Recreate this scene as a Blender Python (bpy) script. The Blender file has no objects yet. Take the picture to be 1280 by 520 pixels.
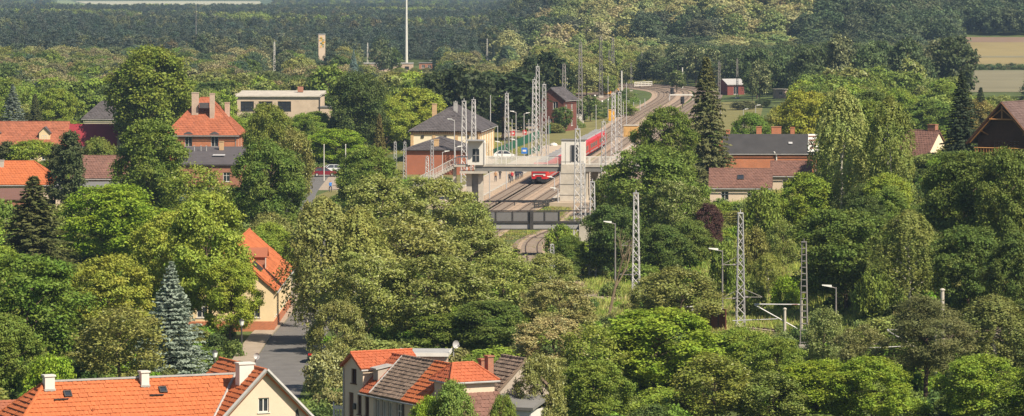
import bpy, math, random
import numpy as np
from mathutils import Vector, Matrix
S = bpy.context.scene
COL = S.collection
R = math.radians
PI = math.pi
rnd = random.Random(7)

# ------------------------------------------------------------------ camera, sky, sun, exposure
H, F, HZ = 33.0, 5000.0, -20.0          # eye height (m), focal length and horizon row of the 1280 px photo
cam_d = bpy.data.cameras.new('camera')
cam_d.sensor_width = 36.0
cam_d.lens = 36.0 * F / 1280.0
cam_d.shift_y = -(260 - HZ) / 1280.0
cam_d.clip_start = 1.0
cam_d.clip_end = 30000.0
cam = bpy.data.objects.new('camera', cam_d)
COL.objects.link(cam)
cam.location = (0, 0, H)
cam.rotation_euler = (R(90), 0, 0)
S.camera = cam

SUN_DIR = Vector((0.62, -0.60, 0.90)).normalized()     # towards the sun: behind the viewer, to the right
elev = math.asin(SUN_DIR.z)
azim = math.atan2(SUN_DIR.x, SUN_DIR.y)
W = bpy.data.worlds.new('World')
S.world = W
W.use_nodes = True
nt = W.node_tree
nt.nodes.clear()
sky = nt.nodes.new('ShaderNodeTexSky')
sky.sky_type = 'NISHITA'
sky.sun_disc = False
sky.sun_elevation = elev
sky.sun_rotation = azim
sky.air_density = 1.0
sky.dust_density = 1.0
bg = nt.nodes.new('ShaderNodeBackground')
bg.inputs['Strength'].default_value = 0.06
wo = nt.nodes.new('ShaderNodeOutputWorld')
nt.links.new(sky.outputs[0], bg.inputs[0])
nt.links.new(bg.outputs[0], wo.inputs[0])
sd = bpy.data.lights.new('sun', 'SUN')
sd.energy = 5.0
sd.angle = R(0.55)
sd.color = (1.0, 0.89, 0.71)
sun = bpy.data.objects.new('sun', sd)
COL.objects.link(sun)
sun.rotation_euler = (-SUN_DIR).to_track_quat('-Z', 'Y').to_euler()
S.view_settings.view_transform = 'Standard'
S.view_settings.look = 'None'
S.view_settings.exposure = 0.70
S.view_settings.gamma = 1.0
S.cycles.max_bounces = 5
S.cycles.diffuse_bounces = 3
S.cycles.glossy_bounces = 2
S.cycles.transmission_bounces = 3
S.cycles.transparent_max_bounces = 4
S.cycles.caustics_reflective = False
S.cycles.caustics_refractive = False

# ------------------------------------------------------------------ places
def ss(t):
    t = min(1.0, max(0.0, t))
    return t * t * (3 - 2 * t)

def ground(X, Y):
    st = 24 - 0.1 * (Y - 400) if Y > 400 else 24 + 0.25 * (400 - Y)
    st = min(60, max(12, st))
    near = max(0.0, min(14.0, 0.2 * (X - st)))
    near *= 1 - 0.85 * ss((Y - 515) / 120)
    if X > st:
        near *= 0.35 + 0.65 * ss((X - st) / 8)
    f = ss((X / max(Y, 1) - 0.088) / 0.02)
    hill = (1 - f) * 58 * ss((X + 25) / 110) * ss((Y - 1450) / 620) + f * 44 * ss(X / 150) * ss((Y - 1395) / 1250)
    wav = 0.0
    return near + hill + wav

def gp(px, py, z=0.0):
    Y = F * (H - z) / (py - HZ)
    return (px - 640) * Y / F, Y

def dist(py):
    return F * H / (py - HZ)

# ------------------------------------------------------------------ materials
MATS = {}
def nn(nt, t, **kw):
    n = nt.nodes.new(t)
    for k, v in kw.items():
        setattr(n, k, v)
    return n

def mat(name, col, rough=0.8, var=0.25, scale=1.5, bump=0.0, bscale=30, metal=0.0, island=0.0, brick=None, spec=0.3, objcol=False, stain=0.0, wave=None):
    if name in MATS:
        return MATS[name]
    m = bpy.data.materials.new(name)
    m.use_nodes = True
    nt = m.node_tree
    p = nt.nodes['Principled BSDF']
    p.inputs['Roughness'].default_value = rough
    p.inputs['Metallic'].default_value = metal
    p.inputs['Specular IOR Level'].default_value = spec
    tc = nn(nt, 'ShaderNodeTexCoord')
    L = nt.links.new
    vec = tc.outputs['Object']
    if brick:
        sx = nn(nt, 'ShaderNodeSeparateXYZ')
        L(vec, sx.inputs[0])
        ad = nn(nt, 'ShaderNodeMath', operation='ADD')
        L(sx.outputs[0], ad.inputs[0]); L(sx.outputs[1], ad.inputs[1])
        cb = nn(nt, 'ShaderNodeCombineXYZ')
        L(ad.outputs[0], cb.inputs[0]); L(sx.outputs[2], cb.inputs[1])
        bt = nn(nt, 'ShaderNodeTexBrick')
        bt.inputs['Scale'].default_value = 1.0
        bt.inputs['Brick Width'].default_value = brick[0]
        bt.inputs['Row Height'].default_value = brick[1]
        bt.inputs['Mortar Size'].default_value = brick[2]
        bt.inputs['Color1'].default_value = (*col, 1)
        bt.inputs['Color2'].default_value = (*[c * 0.72 for c in col], 1)
        bt.inputs['Mortar'].default_value = (*brick[3], 1)
        L(cb.outputs[0], bt.inputs['Vector'])
        base = bt.outputs['Color']
    elif objcol:
        oi = nn(nt, 'ShaderNodeObjectInfo')
        base = oi.outputs['Color']
    else:
        rgb = nn(nt, 'ShaderNodeRGB')
        rgb.outputs[0].default_value = (*col, 1)
        base = rgb.outputs[0]
    n1 = nn(nt, 'ShaderNodeTexNoise')
    n1.inputs['Scale'].default_value = scale
    n1.inputs['Detail'].default_value = 6
    n1.inputs['Roughness'].default_value = 0.65
    L(vec, n1.inputs['Vector'])
    mr = nn(nt, 'ShaderNodeMapRange')
    mr.inputs['From Min'].default_value = 0.25
    mr.inputs['From Max'].default_value = 0.75
    mr.inputs['To Min'].default_value = 1 - var
    mr.inputs['To Max'].default_value = 1 + var
    L(n1.outputs['Fac'], mr.inputs['Value'])
    val = mr.outputs['Result']
    if island:
        ge = nn(nt, 'ShaderNodeNewGeometry')
        m2 = nn(nt, 'ShaderNodeMapRange')
        m2.inputs['To Min'].default_value = 1 - island
        m2.inputs['To Max'].default_value = 1 + island
        L(ge.outputs['Random Per Island'], m2.inputs['Value'])
        mu = nn(nt, 'ShaderNodeMath', operation='MULTIPLY')
        L(val, mu.inputs[0]); L(m2.outputs['Result'], mu.inputs[1])
        val = mu.outputs[0]
    hs = nn(nt, 'ShaderNodeHueSaturation')
    L(base, hs.inputs['Color']); L(val, hs.inputs['Value'])
    out = hs.outputs['Color']
    if stain:
        n3 = nn(nt, 'ShaderNodeTexNoise')
        n3.inputs['Scale'].default_value = 0.45
        n3.inputs['Detail'].default_value = 8
        n3.inputs['Roughness'].default_value = 0.75
        L(vec, n3.inputs['Vector'])
        m3 = nn(nt, 'ShaderNodeMapRange')
        m3.inputs['From Min'].default_value = 0.5
        m3.inputs['From Max'].default_value = 0.8
        m3.inputs['To Max'].default_value = stain
        L(n3.outputs['Fac'], m3.inputs['Value'])
        mx = nn(nt, 'ShaderNodeMixRGB')
        mx.inputs[2].default_value = (0.07, 0.065, 0.05, 1)
        L(m3.outputs['Result'], mx.inputs[0]); L(out, mx.inputs[1])
        out = mx.outputs[0]
    L(out, p.inputs['Base Color'])
    if bump:
        n2 = nn(nt, 'ShaderNodeTexNoise')
        n2.inputs['Scale'].default_value = bscale
        n2.inputs['Detail'].default_value = 4
        L(vec, n2.inputs['Vector'])
        b = nn(nt, 'ShaderNodeBump')
        b.inputs['Strength'].default_value = bump
        b.inputs['Distance'].default_value = 0.05
        L(n2.outputs['Fac'], b.inputs['Height'])
        L(b.outputs[0], p.inputs['Normal'])
    MATS[name] = m
    return m

LEAF_GAIN = 2.35
def leaf_mat(name, source, trans=0.28, lo=0.70, hi=1.30):
    m = bpy.data.materials.new(name)
    m.use_nodes = True
    nt = m.node_tree
    L = nt.links.new
    p = nt.nodes['Principled BSDF']
    out = nt.nodes['Material Output']
    p.inputs['Roughness'].default_value = 0.6
    p.inputs['Specular IOR Level'].default_value = 0.25
    if source == 'object':
        oi = nn(nt, 'ShaderNodeObjectInfo'); c = oi.outputs['Color']
    else:
        oi = nn(nt, 'ShaderNodeAttribute', attribute_type='INSTANCER', attribute_name='tint'); c = oi.outputs['Color']
    ge = nn(nt, 'ShaderNodeNewGeometry')
    mr = nn(nt, 'ShaderNodeMapRange')
    mr.inputs['To Min'].default_value = lo*LEAF_GAIN
    mr.inputs['To Max'].default_value = hi*LEAF_GAIN
    L(ge.outputs['Random Per Island'], mr.inputs['Value'])
    tc = nn(nt, 'ShaderNodeTexCoord')
    nz = nn(nt, 'ShaderNodeTexNoise')
    nz.inputs['Scale'].default_value = 0.55
    nz.inputs['Detail'].default_value = 2
    L(tc.outputs['Object'], nz.inputs['Vector'])
    mh = nn(nt, 'ShaderNodeMapRange')
    mh.inputs['From Min'].default_value = 0.3
    mh.inputs['From Max'].default_value = 0.7
    mh.inputs['To Min'].default_value = 0.468
    mh.inputs['To Max'].default_value = 0.508
    L(nz.outputs['Fac'], mh.inputs['Value'])
    hs = nn(nt, 'ShaderNodeHueSaturation')
    hs.inputs['Saturation'].default_value = 1.03
    L(c, hs.inputs['Color']); L(mr.outputs[0], hs.inputs['Value']); L(mh.outputs[0], hs.inputs['Hue'])
    L(hs.outputs[0], p.inputs['Base Color'])
    tr = nn(nt, 'ShaderNodeBsdfTranslucent')
    h2 = nn(nt, 'ShaderNodeHueSaturation')
    h2.inputs['Hue'].default_value = 0.485
    h2.inputs['Value'].default_value = 1.25
    L(hs.outputs[0], h2.inputs['Color'])
    L(h2.outputs[0], tr.inputs['Color'])
    mx = nn(nt, 'ShaderNodeMixShader')
    mx.inputs[0].default_value = trans
    L(p.outputs[0], mx.inputs[1]); L(tr.outputs[0], mx.inputs[2])
    L(mx.outputs[0], out.inputs['Surface'])
    return m

LEAF = leaf_mat('leaf', 'object')
LEAF_I = leaf_mat('leaf_far', 'inst', lo=0.76, hi=1.24)
FLOWER = mat('blossom', (0.30, 0.315, 0.15), 0.8, 0.2, island=0.25)
BARK = mat('bark', (0.09, 0.065, 0.045), 0.95, 0.35, 3, 0.6, 8)
BIRCH = mat('birch_bark', (0.55, 0.52, 0.46), 0.85, 0.45, 5)
DEAD = mat('dead_wood', (0.20, 0.15, 0.10), 0.9, 0.3, 3)
GRASS = mat('grass_ground', (0.075, 0.10, 0.026), 0.95, 0.45, 0.12, 0.8, 2.5)
ASPH = mat('asphalt', (0.135, 0.128, 0.125), 0.9, 0.25, 0.7, 0.3, 25, stain=0.3)
PAVE = mat('paving', (0.32, 0.26, 0.205), 0.9, 0.2, 0.9, 0.3, 10)
BALLAST = mat('ballast', (0.36, 0.265, 0.195), 0.95, 0.35, 1.2, 1.0, 9)
BALLAST2 = mat('old_ballast', (0.22, 0.16, 0.125), 0.95, 0.35, 1.0, 1.0, 9)
RUST = mat('rail_steel', (0.09, 0.055, 0.04), 0.6, 0.3, 2)
SLEEP = mat('sleeper', (0.27, 0.22, 0.18), 0.9, 0.3, 1.0)
PLAT = mat('platform_paving', (0.42, 0.335, 0.255), 0.9, 0.18, 0.5)
LIFTW = mat('lift_cladding', (0.64, 0.61, 0.565), 0.6, 0.06, 1.0, stain=0.12)
CONC = mat('concrete', (0.44, 0.40, 0.345), 0.9, 0.2, 0.8, 0.3, 10, stain=0.35)
WHITE = mat('white_paint', (0.60, 0.58, 0.54), 0.6, 0.08, 1.5)
GALV = mat('galvanised', (0.44, 0.43, 0.435), 0.55, 0.2, 2.0, metal=0.1)
GALVD = mat('weathered_steel', (0.22, 0.205, 0.20), 0.65, 0.25, 2.0, metal=0.2)
DARKST = mat('dark_steel', (0.045, 0.042, 0.042), 0.7, 0.3, 1.5)
GLASS = mat('window_glass', (0.03, 0.035, 0.045), 0.08, 0.2, 1.0, spec=0.8)
CREAM = mat('cream_render', (0.60, 0.48, 0.37), 0.9, 0.07, 0.8, 0.15, 20, stain=0.1)
GREYR = mat('grey_render', (0.40, 0.34, 0.29), 0.92, 0.12, 0.8, 0.2, 20, stain=0.3)
YELLR = mat('yellow_render', (0.66, 0.52, 0.32), 0.9, 0.08, 0.8)
PALE = mat('pale_render', (0.74, 0.64, 0.47), 0.9, 0.08, 0.8)
BEIGE = mat('beige_render', (0.52, 0.41, 0.31), 0.9, 0.12, 0.4, stain=0.25)
ORB = mat('orange_brick', (0.50, 0.14, 0.05), 0.9, 0.15, 0.7, brick=(0.25, 0.075, 0.012, (0.35, 0.22, 0.15)))
REDB = mat('red_brick', (0.38, 0.12, 0.06), 0.9, 0.15, 0.7, brick=(0.25, 0.075, 0.012, (0.30, 0.22, 0.17)))
BARN = mat('barn_boards', (0.18, 0.05, 0.042), 0.85, 0.2, 1.0)
REDBD = mat('dark_red_boards', (0.15, 0.055, 0.042), 0.85, 0.2, 1.0)
PALEB = mat('pale_brick', (0.45, 0.29, 0.21), 0.9, 0.2, 0.7, brick=(0.25, 0.075, 0.015, (0.55, 0.46, 0.38)))
YELB = mat('yellow_brick', (0.60, 0.36, 0.14), 0.9, 0.15, 0.7, brick=(0.25, 0.075, 0.012, (0.5, 0.4, 0.3)))
T_OR = mat('orange_tile', (0.42, 0.122, 0.044), 0.75, 0.08, 0.5, island=0.08, stain=0.20)
T_VIL = mat('villa_tile', (0.32, 0.10, 0.05), 0.8, 0.14, 0.4, island=0.14, stain=0.25)
T_OR2 = mat('bright_orange_tile', (0.38, 0.102, 0.045), 0.7, 0.08, 0.5, island=0.11, stain=0.16)
T_RED = mat('terracotta_tile', (0.29, 0.10, 0.055), 0.8, 0.15, 0.4, island=0.15, stain=0.35)
T_BRN = mat('brown_tile', (0.165, 0.085, 0.066), 0.8, 0.15, 0.5, island=0.16, stain=0.3)
T_GRY = mat('weathered_tile', (0.20, 0.145, 0.11), 0.9, 0.25, 0.6, island=0.3, stain=0.5)
SLATE = mat('dark_slate', (0.085, 0.075, 0.078), 0.75, 0.2, 0.7, island=0.15)
BITUM = mat('bitumen', (0.045, 0.043, 0.045), 0.85, 0.25, 0.6)
GREYF = mat('flat_grey_roof', (0.17, 0.165, 0.16), 0.9, 0.2, 0.5, stain=0.3)
MAROON = mat('maroon_sheet', (0.23, 0.026, 0.034), 0.55, 0.15, 0.5)
WOOD = mat('dark_wood', (0.10, 0.045, 0.022), 0.8, 0.3, 2.0)
WOODL = mat('light_wood', (0.45, 0.22, 0.08), 0.75, 0.25, 2.0)
GREENP = mat('green_panel', (0.012, 0.12, 0.065), 0.6, 0.15, 0.5)
ZINC = mat('zinc', (0.36, 0.35, 0.34), 0.55, 0.2, 1.5)
TRED = mat('train_red', (0.50, 0.018, 0.018), 0.35, 0.06, 0.6, spec=0.5)
TGREY = mat('train_grey', (0.30, 0.29, 0.29), 0.5, 0.15, 0.6)
TDARK = mat('underframe', (0.025, 0.025, 0.028), 0.8, 0.2, 1)
RUBBER = mat('rubber', (0.02, 0.02, 0.02), 0.9, 0.2, 2)
PAINT = mat('vehicle_paint', (1, 1, 1), 0.3, 0.04, 1, objcol=True, spec=0.5)
LAMPG = mat('lamp_glass', (0.75, 0.75, 0.72), 0.3, 0.05, 1)
CLOTH = mat('clothing', (1, 1, 1), 0.9, 0.15, 6, objcol=True)
SKIN = mat('skin', (0.45, 0.27, 0.19), 0.7, 0.1, 6)
HAIR = mat('hair', (0.05, 0.033, 0.022), 0.8, 0.3, 9)
FIELD1 = mat('ripening_field', (0.24, 0.19, 0.085), 0.95, 0.22, 0.02, 0.5, 0.6)
FIELD2 = mat('grey_meadow', (0.185, 0.165, 0.10), 0.95, 0.22, 0.02, 0.5, 0.6)
FIELD6 = mat('barley_field', (0.185, 0.165, 0.062), 0.95, 0.25, 0.03, 0.5, 0.6)
FIELD3 = mat('ploughed_strip', (0.20, 0.135, 0.095), 0.95, 0.2, 0.02, 0.5, 0.6)
FIELD4 = mat('pale_far_field', (0.42, 0.40, 0.27), 0.95, 0.2, 0.004)
FIELD5 = mat('green_far_field', (0.20, 0.24, 0.09), 0.95, 0.2, 0.004)
YEL = mat('yellow_paint', (0.62, 0.33, 0.03), 0.6, 0.12, 1.2)
OCHRE = mat('ochre_paint', (0.55, 0.33, 0.12), 0.7, 0.15, 1.2)
BLUE = mat('blue_sign', (0.03, 0.15, 0.5), 0.5, 0.05, 1)

# ------------------------------------------------------------------ mesh tools
class MB:
    def __init__(s):
        s.v = []; s.f = []; s.m = []
    def quad(s, a, b, c, d, m=0):
        n = len(s.v); s.v += [tuple(a), tuple(b), tuple(c), tuple(d)]; s.f.append((n, n+1, n+2, n+3)); s.m.append(m)
    def poly(s, pts, m=0):
        n = len(s.v); s.v += [tuple(p) for p in pts]; s.f.append(tuple(range(n, n+len(pts)))); s.m.append(m)
    def box(s, c, sz, m=0, rz=0.0, taper=1.0):
        cx, cy, cz = c; x, y, z = sz[0]/2, sz[1]/2, sz[2]/2
        n = len(s.v); ca, sa = math.cos(rz), math.sin(rz)
        for k, (dx, dy, dz) in enumerate([(-1,-1,-1),(1,-1,-1),(1,1,-1),(-1,1,-1),(-1,-1,1),(1,-1,1),(1,1,1),(-1,1,1)]):
            t = taper if dz > 0 else 1.0
            a, b = dx*x*t, dy*y*t
            s.v.append((cx+a*ca-b*sa, cy+a*sa+b*ca, cz+dz*z))
        for q in [(0,3,2,1),(4,5,6,7),(0,1,5,4),(1,2,6,5),(2,3,7,6),(3,0,4,7)]:
            s.f.append(tuple(n+i for i in q)); s.m.append(m)
    def bar(s, p, q, w, m=0, w2=None):
        # square bar between two points
        s.tube(p, q, w/2*1.2, (w2 or w)/2*1.2, 4, m)
    def tube(s, p, q, r0, r1=None, n=6, m=0, caps=True):
        r1 = r0 if r1 is None else r1
        p = Vector(p); q = Vector(q); d = (q-p)
        if d.length < 1e-6: return
        d.normalize()
        a = d.orthogonal().normalized(); b = d.cross(a)
        k = len(s.v)
        for c, r in ((p, r0), (q, r1)):
            for i in range(n):
                t = 2*PI*(i+0.5)/n
                s.v.append(tuple(c + a*math.cos(t)*r + b*math.sin(t)*r))
        for i in range(n):
            j = (i+1) % n
            s.f.append((k+i, k+j, k+n+j, k+n+i)); s.m.append(m)
        if caps:
            s.f.append(tuple(k+i for i in reversed(range(n)))); s.m.append(m)
            s.f.append(tuple(k+n+i for i in range(n))); s.m.append(m)
    def lathe(s, prof, c=(0,0,0), n=10, m=0):
        k = len(s.v)
        for r, z in prof:
            for i in range(n):
                t = 2*PI*i/n
                s.v.append((c[0]+r*math.cos(t), c[1]+r*math.sin(t), c[2]+z))
        for a in range(len(prof)-1):
            for i in range(n):
                j = (i+1) % n
                s.f.append((k+a*n+i, k+a*n+j, k+(a+1)*n+j, k+(a+1)*n+i)); s.m.append(m)
    def prism(s, pts, y0, y1, m=0):
        # outline in x,z extruded along y
        k = len(s.v); n = len(pts)
        s.v += [(x, y0, z) for x, z in pts] + [(x, y1, z) for x, z in pts]
        s.f.append(tuple(range(k, k+n))); s.m.append(m)
        s.f.append(tuple(reversed(range(k+n, k+2*n)))); s.m.append(m)
        for i in range(n):
            j = (i+1) % n
            s.f.append((k+j, k+i, k+n+i, k+n+j)); s.m.append(m)
    def mesh(s, name, mats):
        me = bpy.data.meshes.new(name)
        me.from_pydata(s.v, [], s.f)
        for m in (mats if isinstance(mats, (list, tuple)) else [mats]):
            me.materials.append(m)
        if any(s.m):
            me.polygons.foreach_set('material_index', s.m)
        me.update()
        return me
    def build(s, name, mats, parent=None, loc=(0,0,0), rz=0.0, kind=None):
        return put(name, s.mesh(name, mats), parent, loc, rz, kind)

def put(name, me, parent=None, loc=(0,0,0), rz=0.0, kind=None):
    o = bpy.data.objects.new(name, me)
    COL.objects.link(o)
    o.location = loc
    o.rotation_euler = (0, 0, rz)
    if parent is not None:
        o.parent = parent
    if kind:
        o['kind'] = kind
    return o

def thing(name, label, cat, loc=(0,0,0), rz=0.0, group=None):
    o = bpy.data.objects.new(name, None)
    o.empty_display_size = 0.5
    COL.objects.link(o)
    o.location = loc
    o.rotation_euler = (0, 0, rz)
    tag(o, label, cat, group)
    return o

def tag(o, label, cat, group=None):
    o['label'] = label; o['category'] = cat
    if group: o['group'] = group
    return o

KIDS = {}
def copy_tree(o, parent=None):
    c = o.copy(); COL.objects.link(c)
    if parent is not None:
        c.parent = parent
    for ch in o.children:
        copy_tree(ch, c)
    return c

def np_mesh(name, V, Fq, mats, midx=None):
    V = np.asarray(V, np.float32); Fq = np.asarray(Fq, np.int32)
    me = bpy.data.meshes.new(name)
    me.vertices.add(len(V)); me.vertices.foreach_set('co', V.ravel())
    n = len(Fq); k = Fq.shape[1]
    me.loops.add(n*k); me.loops.foreach_set('vertex_index', Fq.ravel())
    me.polygons.add(n); me.polygons.foreach_set('loop_start', np.arange(0, n*k, k, dtype=np.int32))
    if midx is not None:
        me.polygons.foreach_set('material_index', np.asarray(midx, np.int32))
    for m in mats: me.materials.append(m)
    me.update(calc_edges=True)
    return me

# ------------------------------------------------------------------ terrain, sky side: structures
def terrain():
    ys = np.concatenate([np.arange(-400, 200, 60), np.arange(200, 1000, 10), np.arange(1000, 2800, 30), np.geomspace(2800, 12000, 24)])
    base = np.concatenate([-np.geomspace(120, 3000, 14)[::-1], np.arange(-110, 120, 5), np.geomspace(120, 3000, 30)])
    V = [(x, y, ground(x, y)) for y in ys for x in base]
    nx = len(base); Fq = []
    for j in range(len(ys)-1):
        for i in range(nx-1):
            a = j*nx+i; Fq.append((a, a+1, a+nx+1, a+nx))
    me = np_mesh('ground', V, Fq, [GRASS])
    me.polygons.foreach_set('use_smooth', np.ones(len(Fq), bool))
    return put('ground', me, kind='structure')
terrain()

def sheet(name, pts, m, dz=0.02, kind='structure', sub=1):
    # a strip between two edge polylines [(xl,yl),(xr,yr)] draped on the ground
    mb = MB(); k = 0
    rows = []
    for i in range(len(pts)-1):
        (a, b), (c, d) = pts[i], pts[i+1]
        for t in range(sub):
            u = t/sub
            rows.append(((a[0]+(c[0]-a[0])*u, a[1]+(c[1]-a[1])*u), (b[0]+(d[0]-b[0])*u, b[1]+(d[1]-b[1])*u)))
    rows.append(pts[-1])
    nx = 6
    for L_, R_ in rows:
        for i in range(nx+1):
            t = i/nx; x = L_[0]+(R_[0]-L_[0])*t; y = L_[1]+(R_[1]-L_[1])*t
            mb.v.append((x, y, ground(x, y)+dz))
    for j in range(len(rows)-1):
        for i in range(nx):
            a = j*(nx+1)+i
            mb.f.append((a, a+1, a+nx+2, a+nx+1)); mb.m.append(0)
    return mb.build(name, m, kind=kind)

def offset_line(pts, off):
    out = []
    for i, p in enumerate(pts):
        a = Vector(pts[max(0, i-1)]); b = Vector(pts[min(len(pts)-1, i+1)])
        d = (b-a).normalized(); n = Vector((d.y, -d.x))
        out.append((p[0]+n.x*off, p[1]+n.y*off))
    return out

def densify(pts, step):
    # Catmull-Rom through the points
    P = [Vector(p) for p in pts]; P = [P[0]*2-P[1]] + P + [P[-1]*2-P[-2]]
    out = []
    for i in range(1, len(P)-2):
        n = max(1, int((P[i+1]-P[i]).length/step))
        for k in range(n):
            t = k/n; a, b, c, d = P[i-1], P[i], P[i+1], P[i+2]
            q = 0.5*((2*b)+(c-a)*t+(2*a-5*b+4*c-d)*t*t+(3*b-a-3*c+d)*t**3)
            out.append((q.x, q.y))
    out.append((P[-2].x, P[-2].y))
    return out

def ribbon(name, line, width, m, dz=0.02, off=0.0):
    return sheet(name, list(zip(offset_line(line, off-width/2), offset_line(line, off+width/2))), m, dz)

# ------------------------------------------------------------------ vegetation kinds (meshes shared by all trees of a kind)
def unit(a):
    return a / np.maximum(1e-9, np.linalg.norm(a, axis=-1, keepdims=True))

def leaf_geo(g, P, N, size, asp=0.6):
    n = len(P)
    t = unit(np.cross(unit(g.normal(size=(n, 3))), N)); b = np.cross(N, t)
    s = (size*(0.65+0.7*g.random(n)))[:, None]
    bow = N*s*0.25
    V = np.stack([P+t*s, P+b*s*asp+bow*0.4, P-t*s-bow, P-b*s*asp+bow*0.4], 1).reshape(-1, 3)
    return V, np.arange(4*n).reshape(-1, 4)

def fib(n, g, zmin=-0.8):
    i = np.arange(n)+0.5
    z = 1-(1-zmin)*i/n
    a = i*2.39996+g.normal(size=n)*0.35
    r = np.sqrt(np.maximum(0, 1-z*z))
    return np.stack([r*np.cos(a), r*np.sin(a), z], 1)

def crown_mesh(name, seed, H_, R_, base, nl=30, cl=16, lv=40, size=0.17, flat=0.8, lobe=(0.26, 0.42), cr=0.5, flower=0.0,
               spread=0.66, taper=0.0, mats=None, up=0.5, asp=0.6):
    g = np.random.default_rng(seed)
    d = fib(nl, g)
    zc, cz = (H_+base)/2, (H_-base)/2
    lop = 1+0.14*np.sin(np.arctan2(d[:, 1], d[:, 0])*2+g.random()*6)+g.normal(size=nl)*0.14
    wid = 1 - taper*np.clip((d[:, 2]+1)/2, 0, 1)
    rl = R_*g.uniform(lobe[0], lobe[1], nl)
    C = np.stack([d[:, 0]*R_*spread*lop*wid, d[:, 1]*R_*spread*lop*wid, zc+d[:, 2]*(cz-rl*0.62)*(0.93+0.1*g.random(nl))], 1)
    Ps, Ns, Fl = [], [], []
    for c, r, o in zip(C, rl, d):
        k = max(4, int(cl*(r/R_/np.mean(lobe))**2))
        e = unit(g.normal(size=(k, 3))+o*0.8+np.array([0, 0, 0.35]))
        q = c+e*np.array([r, r, r*flat])*g.uniform(0.7, 1.12, k)[:, None]
        P = np.repeat(q, lv, 0)+g.normal(size=(k*lv, 3))*np.array([cr, cr, cr*0.55])
        E = np.repeat(e, lv, 0)
        Ps.append(P); Ns.append(unit(E*0.6+np.array([0, 0, up])+g.normal(size=P.shape)*0.55))
        top = g.random(len(P)) < flower*2*(np.repeat(g.random(k), lv))
        Fl.append(top)
    P = np.concatenate(Ps); N = np.concatenate(Ns)
    rad = np.hypot(P[:, 0], P[:, 1]); f = R_/np.percentile(rad, 97.5)
    zt = np.percentile(P[:, 2], 99.3); fz = (H_-base)/(zt-base)
    P[:, :2] *= f; P[:, 2] = base+(P[:, 2]-base)*fz
    C[:, :2] *= f; C[:, 2] = base+(C[:, 2]-base)*fz
    P[:, 2] = np.maximum(P[:, 2], 0.05)
    V, Fq = leaf_geo(g, P, N, size, asp)
    mi = np.concatenate(Fl).astype(int) if flower else None
    return np_mesh(name, V, Fq, mats or [LEAF, FLOWER], mi), C

def trunk_mesh(name, seed, H_, C, r0, m=BARK, bare=False):
    g = random.Random(seed)
    mb = MB()
    top = H_*0.72
    p = Vector((0, 0, -0.6)); n = 6
    pts = [p]
    for i in range(1, n+1):
        pts.append(Vector((g.gauss(0, 0.10)*i*0.5, g.gauss(0, 0.10)*i*0.5, top*i/n)))
    for i in range(n):
        mb.tube(pts[i], pts[i+1], r0*(1-0.13*i), r0*(1-0.13*(i+1)), 8, caps=False)
    for c in C:
        c = Vector(c)
        z = max(H_*0.12, min(top*0.95, c.z-(c.xy.length)*0.75))
        f = z/top*n; i = min(n-1, int(f)); a = pts[i].lerp(pts[i+1], f-i)
        mid = a.lerp(c, 0.5)+Vector((g.gauss(0, .15), g.gauss(0, .15), 0.25))
        mb.tube(a, mid, r0*0.32, r0*0.2, 5, caps=False); mb.tube(mid, c, r0*0.2, r0*0.07, 5, caps=False)
    return mb.mesh(name, m)

def birch_mesh(seed, H_=14, R_=3.6, base=2.0, n=1000):
    g = np.random.default_rng(seed)
    d = unit(g.normal(size=(n, 3)))
    zz = g.random(n)**0.8
    prof = np.sin(np.clip(zz*0.86+0.14, 0, 1)*PI)**0.62
    a = g.random(n)*2*PI
    lob = 1+0.20*np.sin(3*a+zz*7)+0.15*np.sin(5*a-zz*9)
    r = R_*prof*lob*np.sqrt(g.uniform(0.12, 1, n))
    S0 = np.stack([r*np.cos(a), r*np.sin(a), base+1.2+zz*(H_-base-1.2)], 1)
    ln = g.uniform(0.7, 2.3, n)*(1-0.5*zz)
    k = 16
    t = np.linspace(0, 1, k)[None, :, None]
    out = np.stack([np.cos(a), np.sin(a), np.zeros(n)], 1)[:, None, :]
    P = S0[:, None, :]+out*0.35*t+np.array([0, 0, -1])[None, None]*ln[:, None, None]*t+g.normal(size=(n, k, 3))*0.11
    P = P.reshape(-1, 3); P[:, 2] = np.maximum(P[:, 2], 0.3)
    N = unit(np.repeat(out[:, 0], k, 0)*0.7+np.array([0, 0, 0.45])+g.normal(size=P.shape)*0.5)
    V, Fq = leaf_geo(g, P, N, 0.145, 0.55)
    me = np_mesh('birch_crown', V, Fq, [LEAF, FLOWER])
    C = [S0[i]*np.array([.97, .97, 1]) for i in g.choice(n, 26, replace=False)]
    return me, trunk_mesh('birch_trunk', seed, H_*1.25, C, 0.21, BIRCH)

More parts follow.
